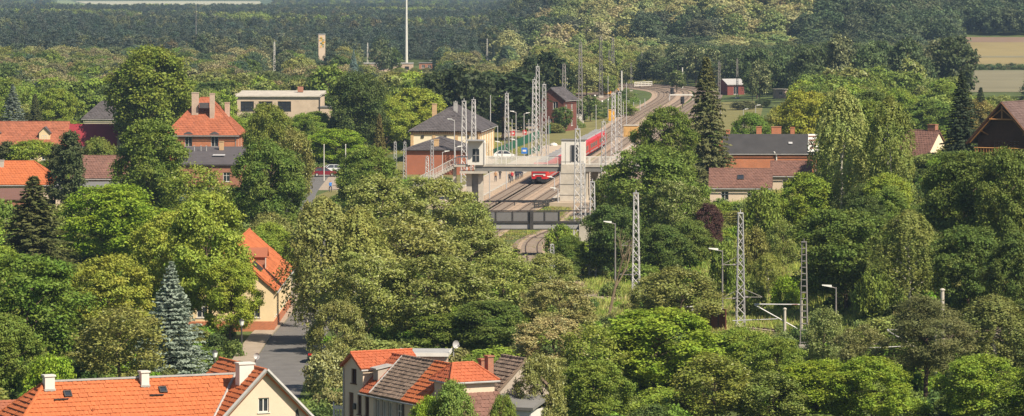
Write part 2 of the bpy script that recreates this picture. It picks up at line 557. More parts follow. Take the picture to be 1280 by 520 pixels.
def spruce_mesh(seed, H_=14, R_=3.4, base=0.4, dens=1.25, size=0.19, pw=0.8, droop=0.28):
    g = np.random.default_rng(seed)
    Ps, Ns = [], []
    z = base
    br = []
    while z < H_-0.25:
        t = (z-base)/(H_-base)
        rr = R_*(1-t)**pw+0.05
        nb = max(4, int((5+7*(1-t))*dens))
        a0 = g.random()*6.28
        for i in range(nb):
            a = a0+2*PI*i/nb+g.normal()*0.18
            r = rr*g.uniform(0.72, 1.12)
            k = int(12+30*r/R_*2)
            u = g.uniform(0.12, 1.0, k)**0.8
            wd = (1-u)*0.27*r+0.03+0.09*(1-t)
            lat = g.normal(size=k)*wd*0.75
            px = u*r; pz = z+0.15*u-droop*r*u*u+0.10*r*u**4-np.abs(lat)*0.25-g.random(k)*0.16
            Ps.append(np.stack([px*math.cos(a)-lat*math.sin(a), px*math.sin(a)+lat*math.cos(a), pz], 1))
            o = np.array([math.cos(a), math.sin(a), 0])
            Ns.append(unit(o*0.45+np.array([0, 0, 0.8])+g.normal(size=(k, 3))*0.45))
            if i % 2 == 0: br.append((z, a, r))
        z += g.uniform(0.24, 0.40)*(0.8+0.5*(1-t))
    P = np.concatenate(Ps); N = np.concatenate(Ns)
    f = R_/np.percentile(np.hypot(P[:, 0], P[:, 1]), 98.8)
    P[:, :2] *= f
    P[:, 2] = np.maximum(P[:, 2], 0.05)
    V, Fq = leaf_geo(g, P, N, size, 0.42)
    me = np_mesh('spruce_crown', V, Fq, [LEAF, FLOWER])
    mb = MB(); mb.tube((0, 0, -0.5), (0, 0, H_*0.98), 0.2, 0.02, 7)
    for z, a, r in br[::2]:
        mb.tube((0, 0, z), (r*.8*math.cos(a), r*.8*math.sin(a), z-.18*r), 0.035, 0.012, 4, caps=False)
    return me, mb.mesh('spruce_trunk', BARK)

KIND = {}
def reg(kind, H_, R_, lst):
    KIND[kind] = (H_, R_, lst)

def mk(kind, n, H_, R_, base, r0=0.22, bark=BARK, seed0=0, **kw):
    lst = []
    for i in range(n):
        me, C = crown_mesh(kind+'_crown', seed0+i*17+hash_s(kind), H_, R_, base, **kw)
        lst.append((me, trunk_mesh(kind+'_trunk', i+seed0, H_, C[::2], r0, bark)))
    reg(kind, H_, R_, lst)
def hash_s(s):
    return sum(ord(c)*(i+3) for i, c in enumerate(s)) % 1000

mk('broad', 4, 12, 5.0, 1.6, nl=44, cl=18, lv=35, size=0.145, lobe=(0.18, 0.34), cr=0.36, flat=0.68, spread=0.72)
mk('dense', 3, 13, 5.0, 1.2, nl=52, cl=16, lv=35, size=0.142, flat=0.6, lobe=(0.18, 0.32), cr=0.34, spread=0.72)
mk('robinia', 4, 12, 5.0, 1.6, nl=42, cl=16, lv=34, size=0.135, flat=0.55, lobe=(0.16, 0.34), cr=0.36, flower=0.11, spread=0.76)
mk('loose', 3, 12, 4.6, 1.5, nl=30, cl=13, lv=26, size=0.17, flat=0.75, lobe=(0.2, 0.40), cr=0.55, spread=0.74, flower=0.03)
mk('poplar', 1, 20, 7.2, 2.5, r0=0.4, nl=80, cl=16, lv=26, size=0.22, lobe=(0.16, 0.27), cr=0.55, spread=0.78)
mk('pine', 2, 11, 3.8, 1.8, nl=40, cl=14, lv=44, size=0.14, flat=0.38, lobe=(0.24, 0.42), cr=0.33, spread=0.74, taper=0.5, asp=0.3)
mk('thuja', 1, 9, 1.7, 0.2, r0=0.12, nl=30, cl=16, lv=26, size=0.13, lobe=(0.3, 0.5), cr=0.22, spread=0.66, taper=0.55)
mk('shrub', 3, 4, 2.8, 0.1, r0=0.08, nl=22, cl=11, lv=28, size=0.14, flat=0.8, lobe=(0.26, 0.45), cr=0.34)
mk('flower_shrub', 1, 4, 2.8, 0.1, r0=0.08, nl=22, cl=11, lv=28, size=0.14, lobe=(0.26, 0.45), cr=0.34, flower=0.3)
reg('birch', 14, 3.6, [birch_mesh(3), birch_mesh(8)])
reg('spruce', 14, 3.4, [spruce_mesh(1), spruce_mesh(2)])
reg('blue', 11, 2.9, [spruce_mesh(5, 11, 2.9, 0.2, 1.3, 0.135, 1.0, 0.16)])
# coarser trees for beyond about 900 m
mk('far_broad', 3, 12, 5.0, 1.6, nl=24, cl=12, lv=12, size=0.36, cr=0.55, spread=0.72, flat=0.7)
mk('far_pale', 2, 12, 5.0, 1.6, nl=24, cl=12, lv=12, size=0.33, cr=0.55, spread=0.74, flat=0.6, flower=0.12)
reg('far_spruce', 14, 3.2, [spruce_mesh(11, 14, 3.2, 0.4, 0.75, 0.3, 0.75)])
FAR_OF = {'broad': 'far_broad', 'dense': 'far_broad', 'robinia': 'far_pale', 'loose': 'far_pale', 'birch': 'far_broad', 'spruce': 'far_spruce', 'pine': 'far_broad', 'shrub': 'shrub', 'poplar': 'poplar'}

TREE_NAME = {'broad': 'broadleaf_tree', 'dense': 'lime_tree', 'robinia': 'robinia_tree', 'loose': 'leafy_tree', 'poplar': 'poplar_tree',
             'pine': 'pine_tree', 'thuja': 'columnar_conifer', 'shrub': 'shrub', 'flower_shrub': 'flowering_shrub', 'birch': 'birch_tree', 'spruce': 'spruce_tree', 'blue': 'blue_spruce'}
tree_count = [0]
def tree(kind, X, Y, height, width, tint, label, group, z=None, variant=None):
    k2 = FAR_OF.get(kind, kind) if Y > 820 else kind
    H0, R0, lst = KIND[k2]
    tree_count[0] += 1
    crown, trunk = lst[(tree_count[0] if variant is None else variant) % len(lst)]
    z = ground(X, Y) if z is None else z
    o = thing(TREE_NAME[kind], label, 'shrub' if 'shrub' in kind else 'tree', (X, Y, z), rnd.uniform(0, 6.28), group)
    sx = width/2/R0; sz = height/H0
    o.scale = (sx, sx*rnd.uniform(0.92, 1.08), sz)
    j = rnd.uniform(0.9, 1.1)
    c = put('crown', crown, o); c.color = (tint[0]*j*rnd.uniform(.95, 1.06), tint[1]*j, tint[2]*j, 1)
    put('trunk', trunk, o)
    return o

# ---- geometry-node scatter for what nobody could count
def scatter(name, pts, scl, rot, idx, tint, sources, kind='stuff', parent=None):
    me = bpy.data.meshes.new(name)
    n = len(pts)
    me.vertices.add(n); me.vertices.foreach_set('co', np.asarray(pts, np.float32).ravel())
    def at(nm, ty, data, f):
        a = me.attributes.new(nm, ty, 'POINT'); a.data.foreach_set(f, np.ascontiguousarray(data).ravel())
    at('scl', 'FLOAT_VECTOR', np.asarray(scl, np.float32), 'vector')
    at('rz', 'FLOAT_VECTOR', np.stack([np.zeros(n), np.zeros(n), np.asarray(rot)], 1).astype(np.float32), 'vector')
    at('idx', 'INT', np.asarray(idx, np.int32), 'value')
    at('tint', 'FLOAT_COLOR', np.concatenate([np.asarray(tint), np.ones((n, 1))], 1).astype(np.float32), 'color')
    me.update()
    o = put(name, me, parent, kind=kind)
    col = bpy.data.collections.new(name+'_sources')
    for i, m in enumerate(sources):
        so = bpy.data.objects.new('%s_source_%02d' % (name, i), m)
        col.objects.link(so)
    ng = bpy.data.node_groups.new(name, 'GeometryNodeTree')
    ng.interface.new_socket('Geometry', in_out='INPUT', socket_type='NodeSocketGeometry')
    ng.interface.new_socket('Geometry', in_out='OUTPUT', socket_type='NodeSocketGeometry')
    gi = ng.nodes.new('NodeGroupInput'); go = ng.nodes.new('NodeGroupOutput')
    ci = ng.nodes.new('GeometryNodeCollectionInfo')
    ci.inputs['Collection'].default_value = col
    ci.inputs['Separate Children'].default_value = True
    ci.inputs['Reset Children'].default_value = True
    ip = ng.nodes.new('GeometryNodeInstanceOnPoints')
    ip.inputs['Pick Instance'].default_value = True
    def na(nm, ty):
        x = ng.nodes.new('GeometryNodeInputNamedAttribute'); x.data_type = ty; x.inputs['Name'].default_value = nm
        return x.outputs['Attribute']
    L = ng.links.new
    er = ng.nodes.new('FunctionNodeEulerToRotation')
    L(gi.outputs[0], ip.inputs['Points']); L(ci.outputs[0], ip.inputs['Instance'])
    L(na('idx', 'INT'), ip.inputs['Instance Index'])
    L(na('rz', 'FLOAT_VECTOR'), er.inputs[0]); L(er.outputs[0], ip.inputs['Rotation'])
    L(na('scl', 'FLOAT_VECTOR'), ip.inputs['Scale'])
    L(ip.outputs[0], go.inputs[0])
    md = o.modifiers.new('scatter', 'NODES'); md.node_group = ng
    return o

F_BROAD = [crown_mesh('forest_broad', 50+i, 12, 5.0, 0.5, nl=18, cl=9, lv=10, size=0.42, cr=0.6, spread=0.72, mats=[LEAF_I])[0] for i in range(3)]
F_CON = [crown_mesh('forest_pine', 70+i, 14, 3.6, 1.0, nl=14, cl=7, lv=10, size=0.36, cr=0.45, spread=0.62, taper=0.7, mats=[LEAF_I], asp=0.45)[0] for i in range(2)]
F_BUSH = [crown_mesh('bush_mass', 90+i, 2.0, 1.6, 0.0, nl=12, cl=8, lv=14, size=0.13, cr=0.25, mats=[LEAF_I])[0] for i in range(3)]
F_WOOD = [crown_mesh('wood_mass', 110+i, 12, 5.0, 1.0, nl=26, cl=12, lv=16, size=0.27, cr=0.5, mats=[LEAF_I])[0] for i in range(3)]
def tuft_mesh(seed, n=26, h=0.55):
    g = np.random.default_rng(seed)
    b = g.normal(size=(n, 2))*0.35; a = g.random(n)*6.28; le = g.normal(size=(n, 2))*0.18
    hh = h*g.uniform(.5, 1.2, n); w = 0.035
    V = []
    for i in range(n):
        dx, dy = w*math.cos(a[i]), w*math.sin(a[i])
        V += [(b[i,0]-dx, b[i,1]-dy, 0), (b[i,0]+dx, b[i,1]+dy, 0), (b[i,0]+le[i,0]+dx*.3, b[i,1]+le[i,1]+dy*.3, hh[i]), (b[i,0]+le[i,0]-dx*.3, b[i,1]+le[i,1]-dy*.3, hh[i])]
    return np_mesh('grass_tuft', V, np.arange(4*n).reshape(-1, 4), [LEAF_I])
F_TUFT = [tuft_mesh(i) for i in range(3)]


# ------------------------------------------------------------------ buildings
TPL = {}
def window_tpl(w, h, fm, kind):
    key = ('win', round(w, 2), round(h, 2), fm.name, kind)
    if key in TPL: return TPL[key]
    f = MB(); t = 0.07 if w > 0.5 else 0.05; dpt = 0.08
    y0, y1 = 0.02, 0.02+dpt
    yc, yd = (y0+y1)/2, y1-y0
    f.box((t/2, yc, h/2), (t, yd, h)); f.box((w-t/2, yc, h/2), (t, yd, h))
    f.box((w/2, yc, t/2), (w-2*t, yd, t)); f.box((w/2, yc, h-t/2), (w-2*t, yd, t))
    if kind in ('cross', 'mull'):
        f.box((w/2, yc, h/2), (t*0.9, yd*0.9, h-2*t))
    if kind == 'cross':
        f.box((w/4+t*.1, yc, h*0.64), (w/2-t*1.3, yd*0.8, t*0.8)); f.box((w*3/4-t*.1, yc, h*0.64), (w/2-t*1.3, yd*0.8, t*0.8))
    if kind == 'grid':
        n = max(2, int(w/0.9))
        for i in range(1, n): f.box((w*i/n, yc, h/2), (t*.7, yd*.9, h-2*t))
        for j in (1, 2): f.box((w/2, yc+0.01, h*j/3), (w-2*t, yd*.7, t*.6))
    p = MB(); p.box((w/2, y1+0.015, h/2), (w-0.02, 0.02, h-0.02))
    s = MB(); s.box((w/2, -0.04, -0.03), (w+0.16, 0.16, 0.06))
    TPL[key] = (f.mesh('window', fm), p.mesh('pane', GLASS), s.mesh('sill', fm))
    return TPL[key]

def door_tpl(w, h, dm):
    key = ('door', round(w, 2), round(h, 2), dm.name)
    if key not in TPL:
        d = MB(); d.box((w/2, 0.08, h/2), (w, 0.06, h))
        d.box((w/2, 0.04, h*0.72), (w*0.6, 0.03, h*0.3)); d.box((w/2, 0.04, h*0.28), (w*0.6, 0.03, h*0.34))
        k = MB(); k.box((w*0.86, 0.02, h*0.48), (0.1, 0.05, 0.04))
        TPL[key] = (d.mesh('door', dm), k.mesh('handle', ZINC))
    return TPL[key]

def wall_face(mb, o, u, n, w, h, ops, z0=0.0, rev=0.16, m=0):
    # axis grid with recessed openings; ops = [(x, z, w, h)]
    xs = sorted(set([0, w]+[a for q in ops for a in (q[0], q[0]+q[2])]))
    zs = sorted(set([z0, h]+[a for q in ops for a in (q[1], q[1]+q[3])]))
    def P(x, z, d=0.0): return (o[0]+u[0]*x-n[0]*d, o[1]+u[1]*x-n[1]*d, o[2]+z)
    for i in range(len(xs)-1):
        for j in range(len(zs)-1):
            cx, cz = (xs[i]+xs[i+1])/2, (zs[j]+zs[j+1])/2
            if any(q[0] < cx < q[0]+q[2] and q[1] < cz < q[1]+q[3] for q in ops): continue
            mb.quad(P(xs[i], zs[j]), P(xs[i+1], zs[j]), P(xs[i+1], zs[j+1]), P(xs[i], zs[j+1]), m)
    for x, z, a, b in [q[:4] for q in ops]:
        mb.quad(P(x, z), P(x, z, rev), P(x, z+b, rev), P(x, z+b), m)
        mb.quad(P(x+a, z, rev), P(x+a, z), P(x+a, z+b), P(x+a, z+b, rev), m)
        mb.quad(P(x, z), P(x+a, z), P(x+a, z, rev), P(x, z, rev), m)
        mb.quad(P(x, z+b, rev), P(x+a, z+b, rev), P(x+a, z+b), P(x, z+b), m)

def place_opening(root, o, u, n, q, frame=WHITE, doorm=WOOD):
    x, z, w, h = q[:4]; kind = q[4] if len(q) > 4 else 'cross'
    fm = q[5] if len(q) > 5 else frame
    loc = (o[0]+u[0]*x-n[0]*0.06, o[1]+u[1]*x-n[1]*0.06, o[2]+z)
    rz = math.atan2(u[1], u[0])
    if kind == 'door':
        d, k = door_tpl(w, h, doorm)
        a = put('door', d, root, loc, rz); put('handle', k, a)
    elif kind == 'open':
        pass
    else:
        f, p, s = window_tpl(w, h, fm, kind)
        a = put('window', f, root, loc, rz); put('pane', p, a); put('sill', s, a)

def tiles(mb, e0, e1, r1, r0, tw=0.30, th=0.34, lift=0.035, prof=0.03, keep=1.0, seed=1):
    # single roof tiles over the plane eave-left, eave-right, ridge-right, ridge-left
    e0, e1, r0, r1 = map(Vector, (e0, e1, r0, r1))
    u = e1-e0; W_ = u.length; u.normalize()
    v = r0-e0; v = v-u*v.dot(u); Lv = v.length; v.normalize()
    n = u.cross(v)
    a = (r0-e0).dot(u); b = (r1-e0).dot(u)
    rows = max(1, round(Lv/th)); g = random.Random(seed)
    for i in range(rows):
        t0, t1 = i/rows, (i+1)/rows
        l0, l1 = a*t0, a*t1; q0, q1 = W_+(b-W_)*t0, W_+(b-W_)*t1
        lo, hi = min(l0, l1), max(q0, q1)
        off = tw*0.5*(i % 2)+g.gauss(0, 0.012)
        k = math.floor((lo-off)/tw)
        while k*tw+off < hi:
            xa, xb = k*tw+off, (k+1)*tw+off
            A0, B0 = max(xa, l0), min(xb, q0); A1, B1 = max(xa, l1), min(xb, q1)
            k += 1
            if B0-A0 < 0.01 and B1-A1 < 0.01: continue
            B0 = max(B0, A0); B1 = max(B1, A1)
            if g.random() > keep: continue
            dz = g.gauss(0, 0.009)+0.02*math.sin(k*tw*0.9+seed)*math.sin(i*th*0.8+seed*2)
            P = lambda x, t, z: tuple(e0+u*x+v*(t*Lv)+n*(z+dz))
            m0, m1 = A0+(B0-A0)*0.55, A1+(B1-A1)*0.55
            k0 = len(mb.v)
            mb.v += [P(A0, t0, lift+prof*0.3), P(m0, t0, lift+prof), P(B0, t0, lift), P(A1, t1+0.02/Lv, 0.006+prof*.3), P(m1, t1+0.02/Lv, 0.006+prof), P(B1, t1+0.02/Lv, 0.006),
                     P(A0, t0, -0.02), P(m0, t0, -0.02), P(B0, t0, -0.02)]
            for q in [(0,1,4,3), (1,2,5,4), (6,7,1,0), (7,8,2,1)]:
                mb.f.append(tuple(k0+j for j in q)); mb.m.append(0)

def slab(mb, pts, th, m=0):
    pts = [Vector(p) for p in pts]
    n = (pts[1]-pts[0]).cross(pts[-1]-pts[0]).normalized()
    k = len(mb.v); c = len(pts)
    mb.v += [tuple(p) for p in pts]+[tuple(p-n*th) for p in pts]
    mb.f.append(tuple(range(k, k+c))); mb.m.append(m)
    mb.f.append(tuple(reversed(range(k+c, k+2*c)))); mb.m.append(m)
    for i in range(c):
        j = (i+1) % c
        mb.f.append((k+i, k+c+i, k+c+j, k+j)); mb.m.append(m)

def roof_plane(root, pts, m, tile=None, name='roof', seed=1, trim=None):
    mb = MB(); slab(mb, pts, 0.14); o = mb.build(name, trim or m, root)
    if tile:
        t = MB(); p = list(pts)
        if len(p) == 3: p = [p[0], p[1], p[2], p[2]]
        tiles(t, *p, tw=tile[0], th=tile[1], seed=seed, lift=tile[2] if len(tile) > 2 else 0.035)
        t.build('roof_tiles', m, o, kind='stuff')
    return o

def cap(root, pts, r, m, name='ridge_cap'):
    mb = MB()
    for p, q in zip(pts[:-1], pts[1:]):
        p, q = Vector(p), Vector(q)
        L_ = (q-p).length; n = max(1, round(L_/0.4))
        for i in range(n):
            a, b = p.lerp(q, i/n), p.lerp(q, (i+1)/n)
            mb.tube(a+Vector((0, 0, 0.02)), b+Vector((0, 0, 0.035)), r*0.92, r*1.05, 6)
    return mb.build(name, m, root)

def chimney(root, x, y, z0, z1, sx, sy, m, cm=None, pots=1, flash=None):
    mb = MB(); mb.box((0, 0, (z1-z0)/2), (sx, sy, z1-z0))
    c = mb.build('chimney', m, root, (x, y, z0))
    k = MB(); k.box((0, 0, z1-z0+0.05), (sx+0.12, sy+0.12, 0.1)); k.build('chimney_cap', cm or m, c)
    if pots:
        q = MB()
        for i in range(pots):
            xx = (i-(pots-1)/2)*sx/pots
            q.lathe([(0.10, z1-z0+0.1), (0.085, z1-z0+0.32), (0.06, z1-z0+0.32), (0.06, z1-z0+0.12)], (xx, 0, 0), 8)
        q.build('chimney_pot', DARKST if cm is None else m, c)
    if flash:
        f = MB(); f.box((0, 0, flash), (sx+0.1, sy+0.1, 0.12)); f.build('flashing', ZINC, c)
    return c

def house(name, label, loc, rz, w, d, eave, ridge, roof, wall, rm, faces=None, over=0.35, tile=None, hip=None, chims=(), frame=WHITE,
          group=None, cat='house', capm=None, gut=True, doorm=WOOD, base=0.0, basem=None, seed=1):
    root = thing(name, label, cat, loc, rz, group)
    faces = faces or {}
    FD = {'front': ((-w/2, -d/2, 0), (1, 0), (0, -1), w), 'right': ((w/2, -d/2, 0), (0, 1), (1, 0), d),
          'back': ((w/2, d/2, 0), (-1, 0), (0, 1), w), 'left': ((-w/2, d/2, 0), (0, -1), (-1, 0), d)}
    mb = MB()
    for f, (o, u, n, L_) in FD.items():
        wall_face(mb, o, u, n, L_, eave, [q[:4] for q in faces.get(f, []) if q[1]+q[3] < eave+0.01], z0=-3.0)
    sl = (ridge-eave)/(d/2)
    if roof == 'gable':
        for f in ('left', 'right'):
            x = -w/2 if f == 'left' else w/2
            p = [(x, -d/2, eave), (x, d/2, eave), (x, 0, ridge)]
            mb.poly(p if f == 'right' else p[::-1])
    mb.build('wall', wall, root)
    for f, (o, u, n, L_) in FD.items():
        for q in faces.get(f, []):
            if q[1]+q[3] < eave+0.01: place_opening(root, o, u, n, q, frame, doorm)
            else:
                oo = (o[0]+n[0]*0.09, o[1]+n[1]*0.09, o[2]); place_opening(root, oo, u, n, q, frame, doorm)
    if base:
        b = MB()
        for f, (o, u, n, L_) in FD.items():
            c = (o[0]+u[0]*L_/2+n[0]*0.02, o[1]+u[1]*L_/2+n[1]*0.02, base/2-0.5)
            b.box(c, (L_+0.08 if u[0] else 0.08, L_+0.08 if u[1] else 0.08, base+1))
        b.build('plinth', basem or wall, root)
    ov = over; ez = eave-ov*sl; ed = d/2+ov; gx = w/2+(ov*0.6 if roof == 'gable' else ov)
    T = 0.16
    if roof == 'gable':
        roof_plane(root, [(-gx, -ed, ez+T), (gx, -ed, ez+T), (gx, 0, ridge+T), (-gx, 0, ridge+T)], rm, tile, seed=seed)
        roof_plane(root, [(gx, ed, ez+T), (-gx, ed, ez+T), (-gx, 0.003, ridge+T), (gx, 0.003, ridge+T)], rm, tile, seed=seed+1)
        if tile: cap(root, [(-gx, 0, ridge+T), (gx, 0, ridge+T)], 0.11, capm or rm)
    else:
        h = hip if hip is not None else d/2
        hx = max(0.0, w/2-h)
        A, B, C, D = (-gx, -ed, ez+T), (gx, -ed, ez+T), (gx, ed, ez+T), (-gx, ed, ez+T)
        E, G = (-hx, 0, ridge+T), (hx+0.001, 0, ridge+T)
        roof_plane(root, [A, B, G, E], rm, tile, seed=seed); roof_plane(root, [C, D, E, G], rm, tile, seed=seed+1)
        roof_plane(root, [B, C, G], rm, tile, seed=seed+2); roof_plane(root, [D, A, E], rm, tile, seed=seed+3)
        if tile:
            cap(root, [A, E, G, B], 0.10, capm or rm); cap(root, [D, E], 0.10, capm or rm); cap(root, [C, G], 0.10, capm or rm)
    if gut:
        for s in (-1, 1):
            g = MB(); g.tube((-gx, s*(ed+0.06), ez+0.02), (gx, s*(ed+0.06), ez+0.02), 0.07, n=6); g.build('gutter', ZINC, root)
        g = MB(); g.tube((w/2-0.15, -d/2-0.08, ez), (w/2-0.15, -d/2-0.08, -1), 0.05, n=6); g.build('downpipe', ZINC, root)
    for c in chims: chimney(root, *c)
    return root

def skylight(root, c, u, v, n, w, h):
    # a roof window lying in the roof plane
    c, u, v, n = Vector(c), Vector(u).normalized(), Vector(v).normalized(), Vector(n).normalized()
    f = MB(); t = 0.08
    def bx(a, b, sa, sb, z0, z1, mb):
        P = [c+u*(a+i*sa/2)+v*(b+j*sb/2) for i, j in ((-1,-1),(1,-1),(1,1),(-1,1))]
        slab(mb, [p+n*z1 for p in P], z1-z0)
    bx(0, -h/2, w+t, t, 0, .12, f); bx(0, h/2, w+t, t, 0, .12, f); bx(-w/2, 0, t, h-t, 0, .117, f); bx(w/2, 0, t, h-t, 0, .117, f)
    o = f.build('skylight', DARKST, root)
    g = MB(); bx(0, 0, w-t, h-t, 0, .08, g); g.build('pane', GLASS, o)
    return o

# ---- front left: long orange house with a cross gable
def front_left_house():
    rz = R(24)
    X0, Y0, Z0 = -15.3, 247.5, 0.0
    root = thing('orange_roof_house', 'long bright orange tiled house with a cream gable wall at the bottom left corner', 'house', (X0, Y0, 0), rz)
    # local frame: gable apex foot at origin, gable faces -y, main wing runs to -x
    zr, hw, pit = 8.95, 4.3, 1.0
    ze = zr-hw*pit
    mb = MB()
    wall_face(mb, (-hw, 0, 0), (1, 0), (0, -1), 2*hw, ze, [(hw-2.4, 1, 1.0, 1.4), (hw+1.2, 1, 1.0, 1.4)], z0=-0.5)
    # gable triangle with one small window at local x -0.5
    wx0, wx1, wz0, wz1 = -0.42, 0.28, zr-2.45, zr-1.55
    def G(x, z): return (x, 0, z)
    mb.poly([G(-hw, ze), G(wx0, ze), G(wx0, zr+wx0*pit)])
    mb.poly([G(wx0, ze), G(wx1, ze), G(wx1, wz0), G(wx0, wz0)])
    mb.poly([G(wx0, wz1), G(wx1, wz1), G(wx1, zr-wx1*pit), G(0, zr), G(wx0, zr+wx0*pit)])
    mb.poly([G(wx1, ze), G(hw, ze), G(wx1, zr-wx1*pit)])
    for a, b in (((wx0, wz0), (wx1, wz0)), ((wx1, wz0), (wx1, wz1)), ((wx1, wz1), (wx0, wz1)), ((wx0, wz1), (wx0, wz0))):
        mb.quad((a[0], 0, a[1]), (b[0], 0, b[1]), (b[0], .16, b[1]), (a[0], .16, a[1]))
    wall_face(mb, (hw, 0, 0), (0, 1), (1, 0), 8.0, ze, [], z0=-0.5)
    mb.poly([(hw, 8, -0.5), (-hw, 8, -0.5), (-hw, 8, ze), (0, 8, zr), (hw, 8, ze)])
    Wl = 11.2
    wall_face(mb, (-hw-Wl+0.5, 1.0, 0), (1, 0), (0, -1), Wl-0.5, zr-0.55-2.45, [(1.5+i*2.6, 2.2, 1.1, 1.5) for i in range(3)], z0=-0.5)
    wall_face(mb, (-hw-Wl+0.5, 6.2, 0), (0, -1), (-1, 0), 5.2, zr-3.0, [], z0=-0.5)
    wall_face(mb, (-hw, 6.2, 0), (-1, 0), (0, 1), Wl-0.5, zr-3.0, [], z0=-0.5)
    wl = mb.build('wall', CREAM, root)
    for x in (-2.4, 1.2): place_opening(root, (-hw, 0, 0), (1, 0), (0, -1), (hw+x, 1, 1.0, 1.4))
    place_opening(root, (wx0, 0, 0), (1, 0), (0, -1), (0, wz0, wx1-wx0, wz1-wz0, 'mull'))
    for i in range(3): place_opening(root, (-hw-Wl+0.5, 1.0, 0), (1, 0), (0, -1), (1.5+i*2.6, 2.2, 1.1, 1.5))
    ve = MB(); ve.prism([(2.05, zr-3.25), (2.22, zr-3.2), (2.28, zr-2.75), (2.18, zr-2.3), (2.04, zr-2.45)], -0.02, 0.05); ve.build('vent_slot', DARKST, root)
    # cross wing roof
    ov = 0.3; e = hw+0.35; T = 0.16
    tile = (0.30, 0.34, 0.05)
    roof_plane(root, [(-e, 8.2, zr-e+T), (-e, -ov, zr-e+T), (0, -ov, zr+T), (0, 8.2, zr+T)], T_OR, tile, seed=3)
    roof_plane(root, [(e, -ov, zr-e+T), (e, 8.2, zr-e+T), (0.003, 8.2, zr+T), (0.003, -ov, zr+T)], T_OR, tile, seed=4)
    cap(root, [(0, -ov, zr+T), (0, 8.2, zr+T)], 0.11, T_OR)
    vb = MB()
    for s in (-1, 1):
        vb.bar((s*0.02, -ov-0.06, zr+T+0.04), (s*e, -ov-0.06, zr-e+T+0.04), 0.20)
    vb.build('verge_board', ZINC, root)
    # main wing roof (ridge slightly lower), hip at the left end
    rl = zr-0.55; ry = 3.6; dp = 2.9; xl = -hw-Wl
    A = (xl-0.3, ry-dp, rl-2.6+T); B = (-1.0-1.2, ry-dp, rl-2.6+T)
    # valley: main slope meets left slope of the cross wing where zr+x = height
    def vx(z): return -(zr-z)
    hp = 2.5
    E = (xl+hp, ry, rl+T)
    Gv = (vx(rl), ry, rl+T)
    Bv = (vx(rl-2.6), ry-dp, rl-2.6+T)
    roof_plane(root, [A, Bv, Gv, E], T_OR, tile, seed=5)
    roof_plane(root, [(vx(rl-2.6), ry+dp, rl-2.6+T), (xl-0.3, ry+dp, rl-2.6+T), E, Gv], T_OR, tile, seed=6)
    roof_plane(root, [(xl-0.3, ry+dp, rl-2.6+T), A, E], T_OR, (0.34, 0.34, 0.075), seed=7)
    cap(root, [A, E], 0.12, T_OR); cap(root, [(xl-0.3, ry+dp, rl-2.6+T), E], 0.12, T_OR)
    cp = MB(); cp.box(((E[0]+Gv[0])/2, ry, rl+T+0.06), (Gv[0]-E[0], 0.22, 0.10)); cp.build('ridge_strip', ZINC, root)
    vl = MB(); vl.bar((Bv[0]-0.06, Bv[1], Bv[2]+0.07), (Gv[0]-0.06, Gv[1], Gv[2]+0.07), 0.16); vl.build('valley_gutter', ZINC, root)
    g = MB(); g.tube((A[0], A[1]-0.08, A[2]-0.1), (Bv[0], A[1]-0.08, A[2]-0.1), 0.08); g.build('gutter', ZINC, root)
    # chimneys and roof lights
    sl = 2.6/dp
    for px_, w_ in ((-12.9, 0.62), (-6.75, 0.5)):
        y = ry-0.35
        chimney(root, px_, y, rl-0.5, rl+0.55, w_, 0.55, WHITE, WHITE, 0, 0.25)
        u_, v_, n_ = (1, 0, 0), (0, dp, 2.6), (0, -2.6, dp)
        yy = ry-0.85; zz = rl+T-0.85*sl
        sk = skylight(root, (px_+1.05, yy, zz+0.05), u_, v_, n_, 0.42, 0.42)
        st = MB(); st.box((px_+0.55, yy-0.35, zz-0.30+0.12), (0.9, 0.16, 0.04)); st.build('roof_step', DARKST, root)
    vp = MB(); vp.tube((-8.0-2.6, ry-2.0, rl-1.75), (-10.6, ry-2.0, rl-1.35), 0.05); vp.tube((-10.6, ry-2.0, rl-1.36), (-10.45, ry-2.02, rl-1.36), 0.05); vp.build('vent_pipe', T_OR, root)
    chimney(root, -0.62, 1.9, zr-1.9, zr+0.4, 0.95, 0.75, WHITE, WHITE, 0, 0.3)
    return root
front_left_house()

def dish(x, y, z, rz, label, r=0.2, pole=0.55):
    t = thing('satellite_dish', label, 'dish', (x, y, z), rz)
    p = MB(); p.tube((0, 0, -0.1), (0, 0, pole), 0.035); p.tube((0, 0, pole), (0, -0.15, pole+0.02), 0.03); p.build('mast_pole', ZINC, t)
    b = MB(); k = []
    for i in range(4):
        k.append((r*i/3, 0.11*(i/3)**2))
    n = 14; v0 = len(b.v)
    for rr, h_ in k:
        for j in range(n):
            a = 2*PI*j/n
            b.v.append((rr*math.cos(a), -0.18-h_, pole+rr*math.sin(a)*1.05))
    for a in range(3):
        for j in range(n):
            jj = (j+1) % n; b.f.append((v0+a*n+j, v0+a*n+jj, v0+(a+1)*n+jj, v0+(a+1)*n+j)); b.m.append(0)
    b.build('dish', GALV, t)
    a = MB(); a.tube((0, -0.18, pole-r*0.9), (0, -0.6, pole-0.1), 0.02); a.box((0, -0.62, pole-0.06), (0.08, 0.12, 0.1)); a.build('feed_arm', TGREY, t)
    return t
dish(-16.05, 250.2, 9.2, R(20), 'white satellite dish beside the white chimney of the orange house')

# weathered annexe left of it
_x, _y = gp(8, 510, 6.3)
house('annexe', 'low annexe with weathered red roof at the bottom left corner, beside the long orange house', (_x-3.3, _y+1.0, 0), R(20), 9, 6, 3.9, 6.3, 'gable', CREAM, T_RED, {'front': [(2, 1, 1, 1.3)]}, tile=(0.3, 0.34), seed=11)

